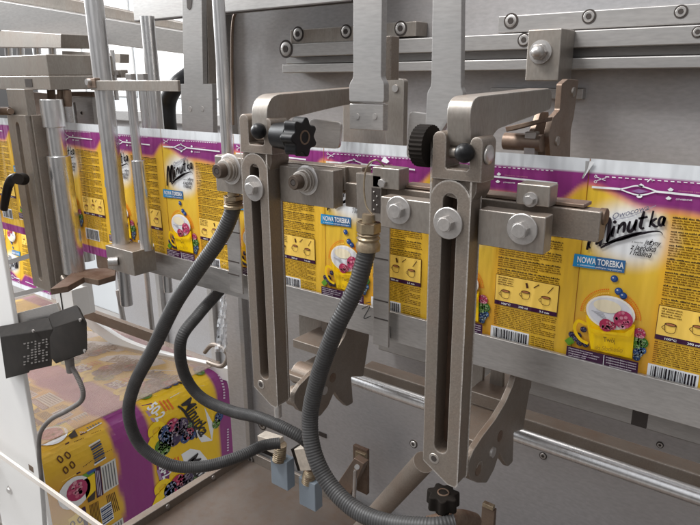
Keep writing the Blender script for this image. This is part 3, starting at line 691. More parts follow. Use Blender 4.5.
# ================================================================ CLAMP BLOCKS ON THE CROSS BAR
def block(name, label, u0, v0, u1, v1, y, dep, mat=steel, cat='block', group='steel blocks clamped along the cross bar'):
    c = P((u0 + u1) / 2, v1, y); t = thing(name, label, cat, c, group)
    m = M(); m.pbox(u0, v0, u1, v1, y, dep); m.build('block_body', mat, t, bevel=.0016); return t
t = block('clamp_block', 'steel block with a long spindle bolt left of the left clamp arm', 215.5, 157, 246, 193, .64, .024)
def spindle(t, u, v, y, r, tip):
    c = P(u, v, y); k = (P(u + 1, v, y).x - P(u - 1, v, y).x) / 2; r *= k; X_ = Vector((0, -1, 0))
    m = M(); m.lathe(c, X_, [(0, r), (.002, r), (.003, r * .93), (.003, r * .7)], 32); m.build('washer', bolt_m, t)
    m = M(); m.lathe(c, X_, [(.003, r * .80), (.006, r * .82), (.0065, r * .7), (.009, r * .74), (.0095, r * .66), (.015, r * .66), (.016, r * .55)], 32); m.build('collar_nut', steel, t)
    m = M(); m.lathe(c, X_, [(.014, r * .48), (.026, r * .48), (.028, r * .42), (.028, r * .22), (.024, r * .2)], 24); m.build('spindle', oily, t)
    m = M(); m.cyl(c + X_ * .0275, c + X_ * .0278, r * .2, n=6); m.build('hex_socket', dark, t)
spindle(t, 231, 169, .64, 10.5, 0)
t = block('clamp_block', 'steel block with a long spindle bolt right of the left clamp arm', 280, 168, 333, 205, .64, .022)
spindle(t, 307, 180, .64, 11.5, 0)
t = block('spacer_block', 'dark narrow steel block behind the right edge of the left spindle block', 334, 166, 362, 194, .675, .022, cast)
t = block('clamp_block', 'steel block with a hex bolt just left of the right clamp arm', 380.5, 199.5, 433, 231, .632, .022)
hexbolt(t, 399, 210, .632, 12, 7.2)
t = block('clamp_block', 'wide steel block with a big hex bolt just right of the right clamp arm', 477.5, 213, 545, 250, .632, .022)
hexbolt(t, 522.5, 229, .632, 15.5, 8.5)
t = block('stop_block', 'small steel block with a small hex screw standing above the widest bolted block', 516, 184.5, 550, 206, .652, .024)
hexbolt(t, 531, 199.5, .652, 7.5, 5.4, washer=True, length=.005)
t = block('stop_block', 'small steel block with one rusty screw above the film between both clamp arms', 372, 168, 399, 189, .655, .024)
hexbolt(t, 383, 183, .655, 5, 4, washer=False, length=.004)
t = thing('cross_bar', 'long steel cross bar behind the bolted blocks, its end over the pouch front', 'bar', P(500, 230, .67))
m = M(); y = .668; zt2 = P(601, 212, y).z; zb2 = P(598, 243, y).z
m.box(P(345, 190, y).x, P(600, 226, y).x, y, y + .022, zb2, zt2); m.build('bar_body', cast, t, bevel=.0018)
m = M(); m.box(P(400, 185, y).x, P(583, 208, y).x, y + .004, y + .03, zt2 + .001, zt2 + .005); m.build('top_strip', copper, t, bevel=.001)
c = P(600, 216, y + .012); m = M(); m.lathe(c + XR * .0005, XR, [(0, .009), (.006, .009), (.007, .0075)], 20); m.build('end_screw', rust, t)
m = M(); m.box(P(216, 160, .668).x, P(345, 180, .668).x, .668, .69, P(230, 176, .668).z, P(230, 156, .668).z); m.build('bar_extension', cast, t, bevel=.0015)
# sensor plate with gland and wire
t = thing('sensor_holder', 'tall flat steel holder with a dark slot above the right hose fitting', 'bracket', P(368, 218, .66))
y = .655
m = M(); m.plate(xz([(356, 173), (381, 176), (381, 222), (357, 218)], y), [], 'XZ', y, .014); m.build('holder_plate', steel, t)
m = M(); m.pbox(371.5, 188, 380, 213, y - .0006, .001); m.build('slot', dark, t)
for i in range(5):
    m = M(); m.sphere(P(374 + (i % 2) * 3, 192 + i * 4.4, y - .001), .0013, n=8, m=6); m.build('grub_screw', bolt_m, t)
m = M(); pts = spline([P(384, 166, .65), P(376, 160, .64), P(367, 167, .64), P(364, 185, .64), P(366, 205, .64), P(372, 214, .64)], .003); m.tube(pts, .0011, 8)
tag(m.build('thin_wire', brass), 'thin bare wire looped over the steel sensor holder', 'wire')
def gland(label, u, v, y, r, up_, dn):
    t = thing('hose_fitting', label, 'hose fitting', P(u, v, y), 'hose fittings at the top of the black hoses')
    a = P(u + up_[0], v + up_[1], y); b = P(u + dn[0], v + dn[1], y); ax = b - a; L = ax.length
    m = M(); m.lathe(a, ax, [(0, r * .55), (L * .22, r * .6), (L * .22, r * .95)], 24); m.build('neck', brass, t)
    m = M(); ax.normalize(); m.cyl(a + ax * L * .22, a + ax * L * .50, r * 1.05, r * 1.05, 6); m.build('hex_nut', brass, t, bevel=.001)
    m = M(); m.lathe(a + ax * L * .5, ax, [(0, r * .8), (L * .05, r * 1.0), (L * .10, r * .85), (L * .16, r * 1.02), (L * .24, r * .86), (L * .34, r * 1.05), (L * .5, r * 1.02)], 28); m.build('ferrule', brass, t)
    return t
gland('tarnished brass hose fitting with hex nut under the sensor holder, top of the right hose', 370, 232, .655, .0155, (-1, -18), (-2, 18))
gland('rusty hose fitting under the left spindle block', 234, 200, .652, .0150, (-1, -8), (0, 8))
# ================================================================ HOSES
def hose(name, label, cps, r, mat=rubber, ribs=.0042, amp=.045, grp='black corrugated hoses', step=.00085, n=18, cat='hose'):
    pts = spline([P(*c) for c in cps], step); L = 0; ds = [0]
    for i in range(1, len(pts)): L += (pts[i] - pts[i - 1]).length; ds.append(L)
    m = M(); m.tube(pts, r, n, rfun=lambda i: 1 + amp * (max(0, math.sin(2 * math.pi * ds[i] / ribs)) ** .5 - .6))
    o = m.build(name, mat, angle=80); return tag(o, label, cat, grp)
hose('corrugated_hose', 'black corrugated hose making the widest loop on the left, hanging from the left spindle block', [(234, 200, .655), (231, 215, .65), (219, 240, .64), (197, 271, .62), (175, 304, .61), (154, 347, .61), (134, 386, .62), (129, 416, .63), (141, 446, .65), (171, 465, .68), (206, 466, .73), (240, 456, .79), (262, 446, .84), (280, 443, .87)], .0122)
hose('corrugated_hose', 'black corrugated hose bending behind the widest loop towards the plug', [(262, 236, .90), (243, 262, .89), (222, 288, .87), (199, 314, .80), (181, 340, .75), (184, 373, .77), (201, 397, .79), (231, 411, .80), (260, 418, .80), (290, 431, .81), (308, 443, .83), (316, 458, .87)], .0124)
hose('corrugated_hose', 'black corrugated hose hanging from the brass fitting and sweeping right along the bottom', [(368, 244, .655), (365, 258, .65), (357, 285, .64), (346, 308, .63), (334, 333, .62), (318, 378, .615), (310, 417, .61), (314, 453, .60), (330, 485, .595), (356, 510, .59), (388, 523, .59), (430, 527, .60), (455, 524, .62)], .0122)
hose('bellows_joint', 'brown dusty cable end with clip at the bottom under the star knob', [(428, 525, .64), (450, 520, .66), (462, 518, .70), (474, 521, .74)], .012, rust, .006, .05, None, .002, 14, 'cable')
hose('sensor_cable', 'thin grey corrugated cable dropping from the black position switch', [(71, 366, .60), (78, 378, .60), (83, 392, .60), (80, 402, .60), (66, 411, .60), (50, 420, .60), (40, 434, .60), (39, 455, .60), (41, 475, .60), (43, 500, .60), (46, 540, .60)], .0052, grub, .0034, .14, None, .0008, 12, 'cable')
hose('background_hose', 'smooth black hose curving behind the tall flat bar on the left', [(216, 50, 1.25), (208, 60, 1.22), (190, 74, 1.15), (176, 86, 1.1), (168, 103, 1.1), (169, 130, 1.1), (172, 150, 1.12)], .022, black, .01, 0, None, .006, 16)
hose('thin_cable', 'thin brown cable running down beside the left edge of the back panel', [(244, -10, 1.07), (238, 8, 1.07), (233, 22, 1.07), (232, 60, 1.07), (233, 125, 1.07)], .0035, copper, .01, 0, None, .006, 8, 'cable')
# plugs at hose ends
def plug(label, a, b, c, dpt, grp='plugs on the tray behind the hoses'):
    t = thing('cable_plug', label, 'plug', P(*c, dpt), grp)
    pa, pb, pc = P(*a, dpt), P(*b, dpt), P(*c, dpt)
    ax = (pb - pa).normalized(); L = (pb - pa).length; sd = Vector((0, 1, 0)); w = .022; nn = ax.cross(sd).normalized()
    m = M(); m.prism([pa - nn * w * .8 - sd * .014, pa + nn * w * .6 - sd * .014, pb + nn * w * .6 - sd * .014, pb - nn * w - sd * .014], sd * .028); m.build('plug_body', cream, t, bevel=.002)
    m = M(); m.prism([pa - nn * w * 1.35 - sd * .012, pa - nn * w * .8 - sd * .012, pb - nn * w - sd * .012, pb - nn * w * 1.5 - sd * .012], sd * .024); m.build('latch_cover', bk_dusty, t, bevel=.001)
    m = M(); pts = spline([pb, (pb + pc) / 2, pc], .001); m.tube(pts, .0125, 14, rfun=lambda i: 1.15 + .12 * math.sin(i * 1.3)); m.build('braid_collar', brass, t)
    return t
plug('dusty white angled plug at the end of the widest hose loop', (262, 438), (280, 444), (279, 460), .90)
plug('dusty white upright plug half hidden behind the right hose', (303, 446), (311, 468), (308, 482), .92)
for u0, v0, u1, v1, y, lab in ((271, 459, 287, 487, .90, 'blue-grey upright plastic sleeve below the angled white plug'), (299, 481, 315, 508, .91, 'blue-grey upright plastic sleeve half behind the right hose')):
    t = thing('conduit_sleeve', lab, 'sleeve', P(u1, v1, y), 'blue-grey sleeves standing on the tray'); m = M(); m.pbox(u0, v0, u1, v1, y, .026); m.build('sleeve_body', bluegrey, t, bevel=.002)
t = thing('latch_bracket', 'rusty latch bracket with a bright pin on the back panel beside the right hose', 'bracket', P(350, 480, 1.0))
m = M(); m.pbox(353, 448, 367, 492, 1.02, .01); m.build('bracket_plate', rust, t, bevel=.001)
m = M(); m.poly([(338, 482), (354, 458), (364, 464), (348, 500)], .99, .02); m.build('latch_arm', copper, t, bevel=.002)
m = M(); m.cyl(P(355.5, 470, .99), P(354, 502, .99), .0045); m.build('bright_pin', bright, t)
m = M(); m.pbox(355, 453, 365, 461, 1.012, .01); m.build('clip', brass, t, bevel=.001)
m = M(); m.cyl(P(357, 467, 1.0), P(357, 467, .985), .006, n=16); m.build('screw_head', bolt_m, t)
t = thing('latch_bracket', 'small rusty clip bracket at the bottom edge under the right bell crank', 'bracket', P(488, 520, .9))
m = M(); m.pbox(481, 508, 494, 530, .95, .01); m.build('bracket_plate', rust, t, bevel=.001); m = M(); m.pbox(482, 505, 493, 509, .945, .01); m.build('clip', brass, t, bevel=.001)
m = M(); m.pbox(319, 433, 326, 437, YB - .002, .004); tag(m.build('cable_slot_plate', dark), 'small dark slot plate on the back panel above the upright plug', 'plate')
t = thing('support_tube', 'thick brown round strut rising diagonally to the foot of the right clamp arm', 'strut', P(360, 530, .74))
m = M(); m.cyl(P(345, 548, .78), P(424, 462, .70), 0.0165, 0.0165, 32); m.build('tube_body', cast, t)
capscrew(t, 413.5, 444, .66, 3)

# ================================================================ TRAY
zt3 = P(243, 462, 1.06).z; x3 = P(243, 462, 1.06).x
t = thing('drip_tray', 'brown oily steel tray with raised lips at the foot of the machine', 'tray', (x3 + .5, .8, zt3 - .01))
m = M(); m.box(x3, .7, .35, 1.085, zt3 - .006, zt3); m.build('tray_floor', tray, t)
m = M(); m.box(x3, .7, 1.078, 1.086, zt3, zt3 + .028); m.build('back_lip', steel, t, bevel=.001)
m = M(); m.box(x3 - .022, x3, .35, 1.09, zt3 - .07, zt3 + .022); m.build('side_rail', cast, t, bevel=.002)
for u, v in ((250, 459),): capscrew(t, u, v, 1.077, 2.6)
for yy in (.95, .8):
    m = M(); m.lathe((x3 + .0005, yy, zt3 + .012), XR, [(0, .006), (.002, .0055), (.002, .002)]); m.build('lip_screw', bolt_m, t)

# ================================================================ UPPER MIDDLE
def hang(name, label, px, y, dep, mat=guide, grp='flat bars hanging from above the film'):
    t = thing(name, label, 'bar', P(px[0][0], px[0][1], y), grp)
    m = M(); m.plate(rounded(xz(px, y), .004, 3), [], 'XZ', y, dep, .0012); m.build('bar_body', mat, t); return t
y = .70
t = hang('hanging_bar', 'wide flat steel bar hanging to a two-screw foot plate in the middle', [(353, -30), (382.5, -30), (381, 78), (384, 83), (384, 103), (349, 102), (349, 84), (353, 78)], y, .012)
m = M(); m.pbox(349.5, 104, 383, 130, .702, .012); m.build('foot_plate', railm, t, bevel=.001)
for u, v in ((357, 116.5), (374.5, 116.5)):
    c = P(u, v, .702); m = M(); m.lathe(c, (0, -1, 0), [(-.0005, .0042), (.0008, .0040), (.0008, .002)], 18); m.build('screw', bolt_m, t)
t = thing('bearing_plate', 'dark upright steel plate with one screw right behind the central hanging bar', 'plate', P(372, 144, .86))
m = M(); m.pbox(343, 104, 393, 146, .86, .02); m.build('plate_body', steel, t, bevel=.001)
m = M(); m.plate(rounded(xz([(384, 82), (389, 78), (404, 79), (403, 148), (386, 146)], .84), .006), [], 'XZ', .84, .012); m.build('side_plate', steel, t)
m = M(); m.pbox(382.5, 36, 391, 80, .735, .02); m.build('rear_bar', cast, t, bevel=.001)
c = P(395.5, 88.5, .84); m = M(); m.lathe(c, (0, -1, 0), [(0, .006), (.002, .0055), (.002, .002)], 18); m.build('screw', bolt_m, t)
t = hang('hanging_bar', 'tall flat steel bar with a flared foot right of the dark bearing plate', [(433, -30), (462, -30), (461, 88), (463, 92), (463, 98), (430, 150), (424, 150), (427, 92), (431, 86)], .70, .010)
for lab, px, y in (('pale rounded steel tab behind the black star knob on the left clamp arm', [(309, 119), (341, 122), (339, 149), (309, 147)], .72), ('pale rounded steel tab beside the knurled knob of the right clamp arm', [(409, 111), (432, 114), (430, 163), (406, 158)], .74)):
    m = M(); m.plate(rounded(xz(px, y), .008, 4), [], 'XZ', y, .005, .0008); tag(m.build('guide_tab', railm), lab, 'tab', 'pale steel tabs beside the clamp forks')
# pivot plates right of link 2
t = thing('pivot_bracket', 'brown oily pair of upright pivot plates under the domed-nut block', 'bracket', P(560, 155, .86))
x = P(552, 150, .88).x
m = M(); m.plate(rounded(yz([(551, 165), (549, 136), (553, 118), (560, 110), (562, 84), (568, 79), (579, 80), (574, 116), (571, 130), (570, 165)], x), .003), [], 'YZ', x, .008); m.build('pivot_plate', copper, t)
x2 = P(533, 150, .86).x
m = M(); m.plate(rounded(yz([(534, 165), (533, 136), (541, 112), (549, 112), (548, 165)], x2), .003), [], 'YZ', x2, .008); m.build('pivot_plate', copper, t)
c = P(505, 141, .86); m = M(); m.cyl(c, c + XR * .055, .012); m.build('pivot_pin', copper, t)
m = M(); m.pbox(524, 132, 535, 156, .85, .015); m.build('bright_spacer', railm, t, bevel=.001)
for u, v in ((573, 92), (557, 141)):
    c = PX(u, v, x); m = M(); m.lathe(c, XR, [(0, .007), (.002, .0065), (.002, .003)], 18); m.build('pin_end', steel, t)
m = M(); m.poly([(505, 127), (545, 118), (544, 122), (506, 132)], .83, .03); m.build('tie_plate', rust, t, bevel=.001)

# ================================================================ LEFT: TUBES, STRAP, BARS
def vtube(label, u, v0, v1, y, secs, mat=bright, name='vertical_rod', grp='vertical round steel rods on the left', top=None):
    """vertical round rod standing at pixel column u (measured at v1)"""
    b = P(u, v1, y); x = b.x
    tz = P(u, v0, y).z if top is None else top
    t = thing(name, label, 'rod', b, grp)
    for i, (f0, f1, r) in enumerate(secs):
        m = M(); z0 = b.z + (tz - b.z) * f0; z1 = b.z + (tz - b.z) * f1
        m.cyl((x, y, z0), (x, y, z1), r, r, 28); m.build('rod_section' if len(secs) > 1 else 'rod_body', mat, t, bevel=.001 if len(secs) > 1 else 0)
    return t
def wr(px, u, v, y): return px / 2 * (P(u + .5, v, y).x - P(u - .5, v, y).x) * .80
r = wr(12, 120, 245, .74)
vtube('polished round rod with a square clamp block near its foot, leftmost full-height rod', 122, 0, 250, .745, [(0, 1, r)], top=2.0)
vtube('stepped round rod with three thicknesses on the rusty foot plate', 74.5, 100, 272, .745, [(0, .69, wr(14.5, 70, 200, .745)), (.69, .85, wr(11.5, 62, 140, .745)), (.85, 1, wr(14.5, 60, 110, .745))])
vtube('short fat round rod just behind the stepped rod', 87, 103, 260, .84, [(0, 1, wr(11, 72, 130, .84))])
vtube('slim round rod between the strap and the clamp block, right of the clamp rod', 147, 81, 250, .755, [(0, .55, wr(9.5, 145, 200, .755)), (.55, 1, wr(7, 135, 120, .755))])
vtube('slim round rod behind the strap beside the slim right rod', 147, 81, 130, .90, [(0, 1, wr(7, 145, 110, .9))])
vtube('dark polished round rod rising behind the flat strap', 158, 0, 135, .90, [(0, 1, wr(10.5, 150, 60, .90))], top=P(150, 16, .9).z)
vtube('tall bright round rod ending on the left spindle block', 228, 0, 158, .70, [(0, 1, wr(10.5, 225, 80, .70))], top=2.0)
t = thing('flat_strap', 'flat horizontal steel strap gripping the tall rods on the left', 'strap', P(140, 92, .74))
m = M(); m.box(P(96, 86, .735).x, P(184, 88, .735).x, .722, .728, P(140, 91, .722).z, P(140, 80.5, .722).z); m.build('strap_body', steel, t, bevel=.001)
m = M(); m.pbox(87, 78, 95, 88, .72, .03); m.build('strap_lug', copper, t, bevel=.001); c = P(90, 82, .72); m = M(); m.cyl(c, c + Vector((0, -.008, 0)), .006, n=16); m.build('strap_screw', bolt_m, t)
for i, u in enumerate((131, 143)):
    c = P(u, 80, .76); m = M(); m.cyl(c, c + Vector((0, 0, .012)), .011, n=6); m.build('strap_nut', bolt_m, t, bevel=.001)
t = thing('rod_clamp_block', 'square steel clamp block with two bolts gripping the rods below the film', 'block', P(125, 272, .73))
m = M(); m.pbox(107, 249, 133, 272, .715, .055); m.build('block_body', steel, t, bevel=.0015)
m = M(); c = P(118, 261, .715); m.cyl(c, c + Vector((-.012, -.014, 0)), .009, n=20); m.build('clamp_bolt', bolt_m, t)
m = M(); c = P(141, 262, .76); m.cyl(c, c + Vector((.028, 0, 0)), .009, n=20); m.build('clamp_bolt', bolt_m, t)
for u0, v0, v1, y, wpx, lab in ((127, 268, 305, .75, 8.5, 'round rod stub under the square clamp block'), (168.5, 266, 292, .80, 6.5, 'short round rod stub hanging below the rail')):
    a = P(u0, v1, y); b = P(u0 - 2, v0, y); m = M(); m.cyl(a, (a.x, a.y, b.z), wr(wpx, u0, v1, y), n=24)
    tag(m.build('rod_stub', bright, bevel=.001), lab, 'rod', 'short rod stubs below the film')
# flat hanging bar with two screws, left
t = thing('hanging_bar', 'grey flat bar with a wider two-screw foot left of the back panel edge', 'bar', P(197, 135, .86), 'flat bars hanging from above the film')
m = M(); y = .86
m.plate(xz([(181, -40), (201, -40), (203, 84), (212, 84), (213.5, 138), (182.5, 136), (180.5, 84), (184, 84)], y), [], 'XZ', y, .012); m.build('bar_body', guide, t)
m = M(); m.plate(xz([(201, -40), (205, -40), (209, 84), (204, 84)], y + .013), [], 'XZ', y + .013, .02); m.build('rear_flange', steel, t)
m = M(); m.poly([(186, -8), (193, -8), (191, 8), (189, 10), (187, 8)], y - .0008, .001); m.build('notch', dark, t)
for u, v in ((190, 109), (202, 109)):
    c = P(u, v, y); m = M(); m.lathe(c, (0, -1, 0), [(-.0005, .006), (.0006, .0055), (.0006, .003)], 18); m.build('screw', bolt_m, t)
# top bar along X
t = thing('top_crossbar', 'broad grey steel crossbar along the very top of the picture', 'bar', P(240, 10, .95))
y = .955; m = M(); m.box(P(133, 8, y).x, P(352, 0, y).x, y, y + .04, P(180, 16.5, y).z, 2.0); m.build('bar_body', guide, t, bevel=.0015)
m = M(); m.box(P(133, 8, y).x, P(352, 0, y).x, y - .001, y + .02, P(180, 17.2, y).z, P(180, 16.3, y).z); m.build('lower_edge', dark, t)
# sloping beam from the upper left
def beam(name, label, c4, y0, y1, thick, mat, grp='steel beams at the upper left'):
    (a, b, c, d) = c4; pts = [P(*a, y0), P(*b, y1), P(*c, y1), P(*d, y0)]
    m = M(); m.prism(pts, (0, thick, 0)); return tag(m.build(name, mat, bevel=.002), label, 'beam', grp)
beam('sloping_beam', 'broad pale steel beam sloping across the upper left behind the rods', ((-30, -4), (216, 37), (217, 58), (-30, 27)), 1.02, 1.30, .04, guide)
beam('sloping_beam', 'narrow brownish steel beam lying on top of the broad pale beam', ((-30, -22), (216, 30), (216, 36), (-30, -5)), 1.05, 1.33, .04, steel)
t = thing('press_plate', 'brown steel plate under the broad pale beam at the left edge', 'plate', P(40, 47, 1.0))
m = M(); m.prism([P(-30, 28, 1.06), P(61, 34, 1.06), P(61, 48, 1.06), P(-30, 47, 1.06)], (0, .12, 0)); m.build('plate_body', steel, t, bevel=.002)
for u in (8, 20, 37, 52):
    m = M(); m.cyl(P(u, 40, 1.12), P(u + 1, 62, 1.12), .012, n=18); m.build('guide_pin', bright, t)
t = thing('die_block', 'two-layer brown steel block at the left edge above the film', 'block', P(20, 92, .72))
x1 = P(48, 72, .74).x; 
m = M(); m.box(x1 - .5, x1, .74, .90, P(48, 75.5, .74).z, P(48, 54, .74).z); m.build('upper_block', steel, t, bevel=.002)
m = M(); m.box(x1 - .49, x1 + .004, .738, .895, P(48, 90, .74).z, P(48, 75.7, .74).z); m.build('lower_block', steel, t, bevel=.002)
m = M(); m.pbox(25, 79, 32, 87, .7372, .002); m.build('notch', dark, t)
for u in (50, 60, 66): 
    m = M(); m.cyl(P(u + 1, 90, .78), P(u + 2, 106, .78), .009, n=16); m.build('die_pin', rust, t)
m = M(); m.poly([(30, 92), (62, 95), (93, 94), (93, 124), (36, 116)], .90, .01); m.build('rear_plate', copper, t)
m = M(); m.pbox(73, 97, 93, 124, .88, .01); m.build('side_plate', guide, t, bevel=.001)
for u in (76, 82):
    m = M(); m.cyl(P(u, 113, .8797), P(u, 113, .881), .004, n=12); m.build('plate_hole', dark, t)
for k, (a, b, lab) in enumerate((((62, 60), (120, 68), 'grey flat bar running behind the clamp rod above the strap'), )):
    m = M(); m.poly([(a[0], a[1] - 9), (b[0], b[1] - 14), (b[0], b[1] - 5), (a[0], a[1])], 1.1, .03); tag(m.build('rear_bar', steel), lab, 'bar')
t = thing('stripper_frame', 'small dark frame with thin rods and nuts behind the stepped rod at the upper left', 'frame', P(105, 124, .93))
m = M(); m.pbox(93, 70, 121, 78, .93, .02); m.build('cross_piece', steel, t, bevel=.001); m = M(); m.pbox(97, 96, 108, 124, .93, .02); m.build('upright', copper, t, bevel=.001)
for u in (97, 104, 112):
    m = M(); m.cyl(P(u, 50, .92), P(u + 5, 100, .92), .0055, n=16); m.build('thin_rod', bright, t); c = P(u + 2.5, 75, .915); m = M(); m.cyl(c, c + Vector((0, 0, .010)), .010, n=6); m.build('nut', bolt_m, t)
m = M(); m.pbox(66, 92, 92, 96, .85, .04); m.build('shelf', rust, t, bevel=.001)
# white pieces behind the machine
t = thing('background_cabinet', 'bright pale blue-grey cabinet standing behind the machine on the left', 'cabinet', (-4.6, 3.2, 0))
m = M(); m.box(-6.2, -3.1, 3.2, 3.9, -1.0, 2.4); m.build('cabinet_body', cabinet, t, bevel=.01)
for i in range(4):
    m = M(); x = -6.0 + i * .74; m.box(x, x + .66, 3.18, 3.2, 1.05, 2.3); m.build('door', white, t, bevel=.006)
t = thing('background_cabinet', 'dull steel cabinet with glazed doors seen below the film on the left', 'cabinet', (-2.6, 2.2, 0))
m = M(); m.box(-3.7, -1.62, 2.25, 2.6, -1.0, 1.0); m.build('cabinet_body', panelm, t, bevel=.01)
m = M(); m.box(-3.7, -1.6, 2.2, 2.26, .96, 1.02); m.build('top_edge', guide, t, bevel=.006)
for x in (-3.2, -2.72, -2.28, -1.9):
    m = M(); m.box(x, x + .04, 2.22, 2.26, -.8, .96); m.build('frame_post', railm, t, bevel=.003)
# ================================================================ FAR LEFT: BRACKETS, SWITCH, POST
t = thing('slotted_bracket', 'leaning slotted steel bracket plate at the left edge with a black lever on it', 'bracket', P(44, 290, .70))
y = .70; xa, xb = P(9, 130, y).x, P(27, 130, y).x; zt4 = P(18, 115, y).z; zb4 = P(43, 289, y).z
m = M(); m.plate([(xa, zb4), (xb, zb4 - .002), (xb, zt4), (xa, zt4)], [slot((xa + xb) / 2, P(40, 280, y).z, P(15, 122, y).z, .0085)], 'XZ', y, .012, .0012); m.build('bracket_plate', steel, t)
m = M(); m.box(xb - .004, xb + .006, y + .012, y + .05, zb4, zt4 + .0); m.build('side_flange', cast, t, bevel=.001)
m = M(); m.pbox(8, 89, 26, 116, y + .006, .02); m.build('upper_piece', steel, t, bevel=.001)
m = M(); c = P(10, 111, y); m.cyl(c, c + Vector((-.02, -.012, 0)), .009); m.cyl(c, c + Vector((.016, -.006, 0)), .007); m.build('bracket_bolt', rust, t)
t = thing('clamping_lever', 'black plastic clamping lever hanging from the slotted bracket', 'lever', P(12, 208, .68))
m = M(); pts = spline([P(22, 179, .685), P(14, 178, .67), P(9, 184, .665), P(6, 196, .66), P(4, 209, .66)], .002); n_ = len(pts)
m.tube(pts, .0105, 14, rfun=lambda i: 1.05 - .25 * i / n_); m.build('lever_handle', black, t)
m = M(); m.cyl(P(23, 179, .685), P(18, 179, .66), .014, .012, 20); m.build('lever_hub', bk_dusty, t)
t = thing('foot_bracket', 'rusty brown foot plate under the stepped rod', 'bracket', P(80, 285, .74))
z0 = P(80, 272, .745).z; q = [PZ(u, v, z0) for u, v in ((50, 289), (74, 271), (95, 268), (116, 268), (115, 275), (98, 280), (84, 277), (68, 286))]
m = M(); m.prism(q, (0, 0, -.014)); m.build('foot_plate', rust, t, bevel=.0015)
c = P(74.5, 271, .745); m = M(); m.cyl((c.x, c.y, z0), (c.x, c.y, z0 + .008), .023, n=24); m.build('foot_collar', copper, t)
m = M(); m.cyl(P(52, 262, .73), P(64, 280, .73), .007); m.build('tilted_pin', steel, t)
m = M(); m.cyl(P(52, 278, .72), P(55, 273, .72), .008); m.build('foot_bolt', bolt_m, t)
m = M(); m.pbox(96, 249, 112, 270, .80, .03); m.build('rust_block', rust, t, bevel=.002)
t = thing('white_terminal_box', 'small dirty white plastic box under the rusty foot plate', 'box', P(68, 314, .9))
m = M(); m.pbox(56, 288, 73, 314, .86, .05); m.build('box_body', white, t, bevel=.002); m = M(); m.pbox(74, 281, 84, 312, .90, .03); m.build('side_piece', white, t, bevel=.002)
m = M(); m.pbox(61, 291, 62, 313, .859, .001); m.build('box_groove', bk_dusty, t)
for a, b, lab in (((2, 262, .86), (40, 250, .86), 'grey flat bar crossing low behind the slotted bracket, upper of two'), ((2, 296, .86), (60, 282, .86), 'grey flat bar crossing low behind the slotted bracket, lower of two')):
    m = M(); pa, pb = P(*a), P(*b); m.prism([pa, pb, pb + Vector((0, 0, -.014)), pa + Vector((0, 0, -.014))], (0, .01, 0)); tag(m.build('flat_bar', guide), lab, 'bar', 'low flat bars at the left edge')
t = thing('machine_post', 'white painted upright post at the lower left corner', 'post', P(20, 520, .60))
xp = P(27, 400, .62).x; m = M(); m.box(xp - .30, xp, .62, .632, -1.0, 1.9); m.build('post_body', white, t, bevel=.003)
m = M(); c = P(10, 490, .62); m.lathe(c, (0, -1, 0), [(0, .013), (.002, .013), (.003, .009), (.006, .008), (.008, .004)], 24); m.build('post_screw', bolt_m, t)
m = M(); m.pbox(29, 466, 33, 471, .6195, .002); m.build('post_hole', rust, t)
# curved white guard rim
m = M(); pts = spline([P(76, 306, 1.25), P(95, 322, 1.27), P(125, 341, 1.3), P(165, 354, 1.34), (P(200, 362, 1.38)), P(236, 371, 1.42), P(265, 378, 1.45)], .02)
vs = []; fs = []
for i, p in enumerate(pts): vs += [p, p + Vector((0, 0, -.05)), p + Vector((.0, .02, -.05)), p + Vector((0, .02, 0))]
for i in range(len(pts) - 1):
    for j in range(4): fs.append((i * 4 + j, i * 4 + (j + 1) % 4, i * 4 + 4 + (j + 1) % 4, i * 4 + 4 + j))
m.add(vs, fs); tag(m.build('curved_guard_rim', white), 'curved white rim running behind the film roll', 'rim')
m = M(); m.prism([P(84, 318, 1.24) , P(160, 346, 1.34), P(160, 336, 1.34), P(84, 309, 1.24)], (0, .02, 0)); tag(m.build('rim_inner_bar', cast), 'dull brown bar lying along the curved white rim', 'bar')
for a, b, lab in (((146, 270), (154, 345), 'thin pale upright rod seen below the film left of the hoses, right of two'), ((118, 290), (128, 345), 'thin pale upright rod seen below the film left of the hoses, left of two')):
    m = M(); m.cyl(P(*a, 1.6), P(*b, 1.6), .012, n=14); tag(m.build('background_rod', railm), lab, 'rod', 'thin rods below the film')
# clear plastic bag
m = M(); rr = random.Random(9); vs = []; fs = []
for i in range(26):
    for j in range(8):
        f = i / 25; w = 4 + 9 * f + rr.uniform(-1, 1); vs.append(P(224 - 3 * f + (j / 7 - .5) * w, 282 + 70 * f, 1.05 + rr.uniform(-.012, .012) + .01 * math.sin(j * 1.7 + i * .6)))
for i in range(25):
    for j in range(7): fs.append((i * 8 + j, i * 8 + j + 1, i * 8 + 9 + j, i * 8 + 8 + j))
m.add(vs, fs); tag(m.build('plastic_bag', bagm, angle=25), 'crumpled clear plastic bag hanging left of the left clamp arm', 'bag')
m = M(); pts = spline([P(205, 352, 1.15), P(212, 345, 1.13), P(222, 348, 1.12), P(228, 356, 1.12), P(222, 366, 1.12), P(208, 362, 1.13)], .005); m.tube(pts, .007, 10); tag(m.build('shackle', cast), 'brown bent hook at the foot of the plastic bag', 'hook')
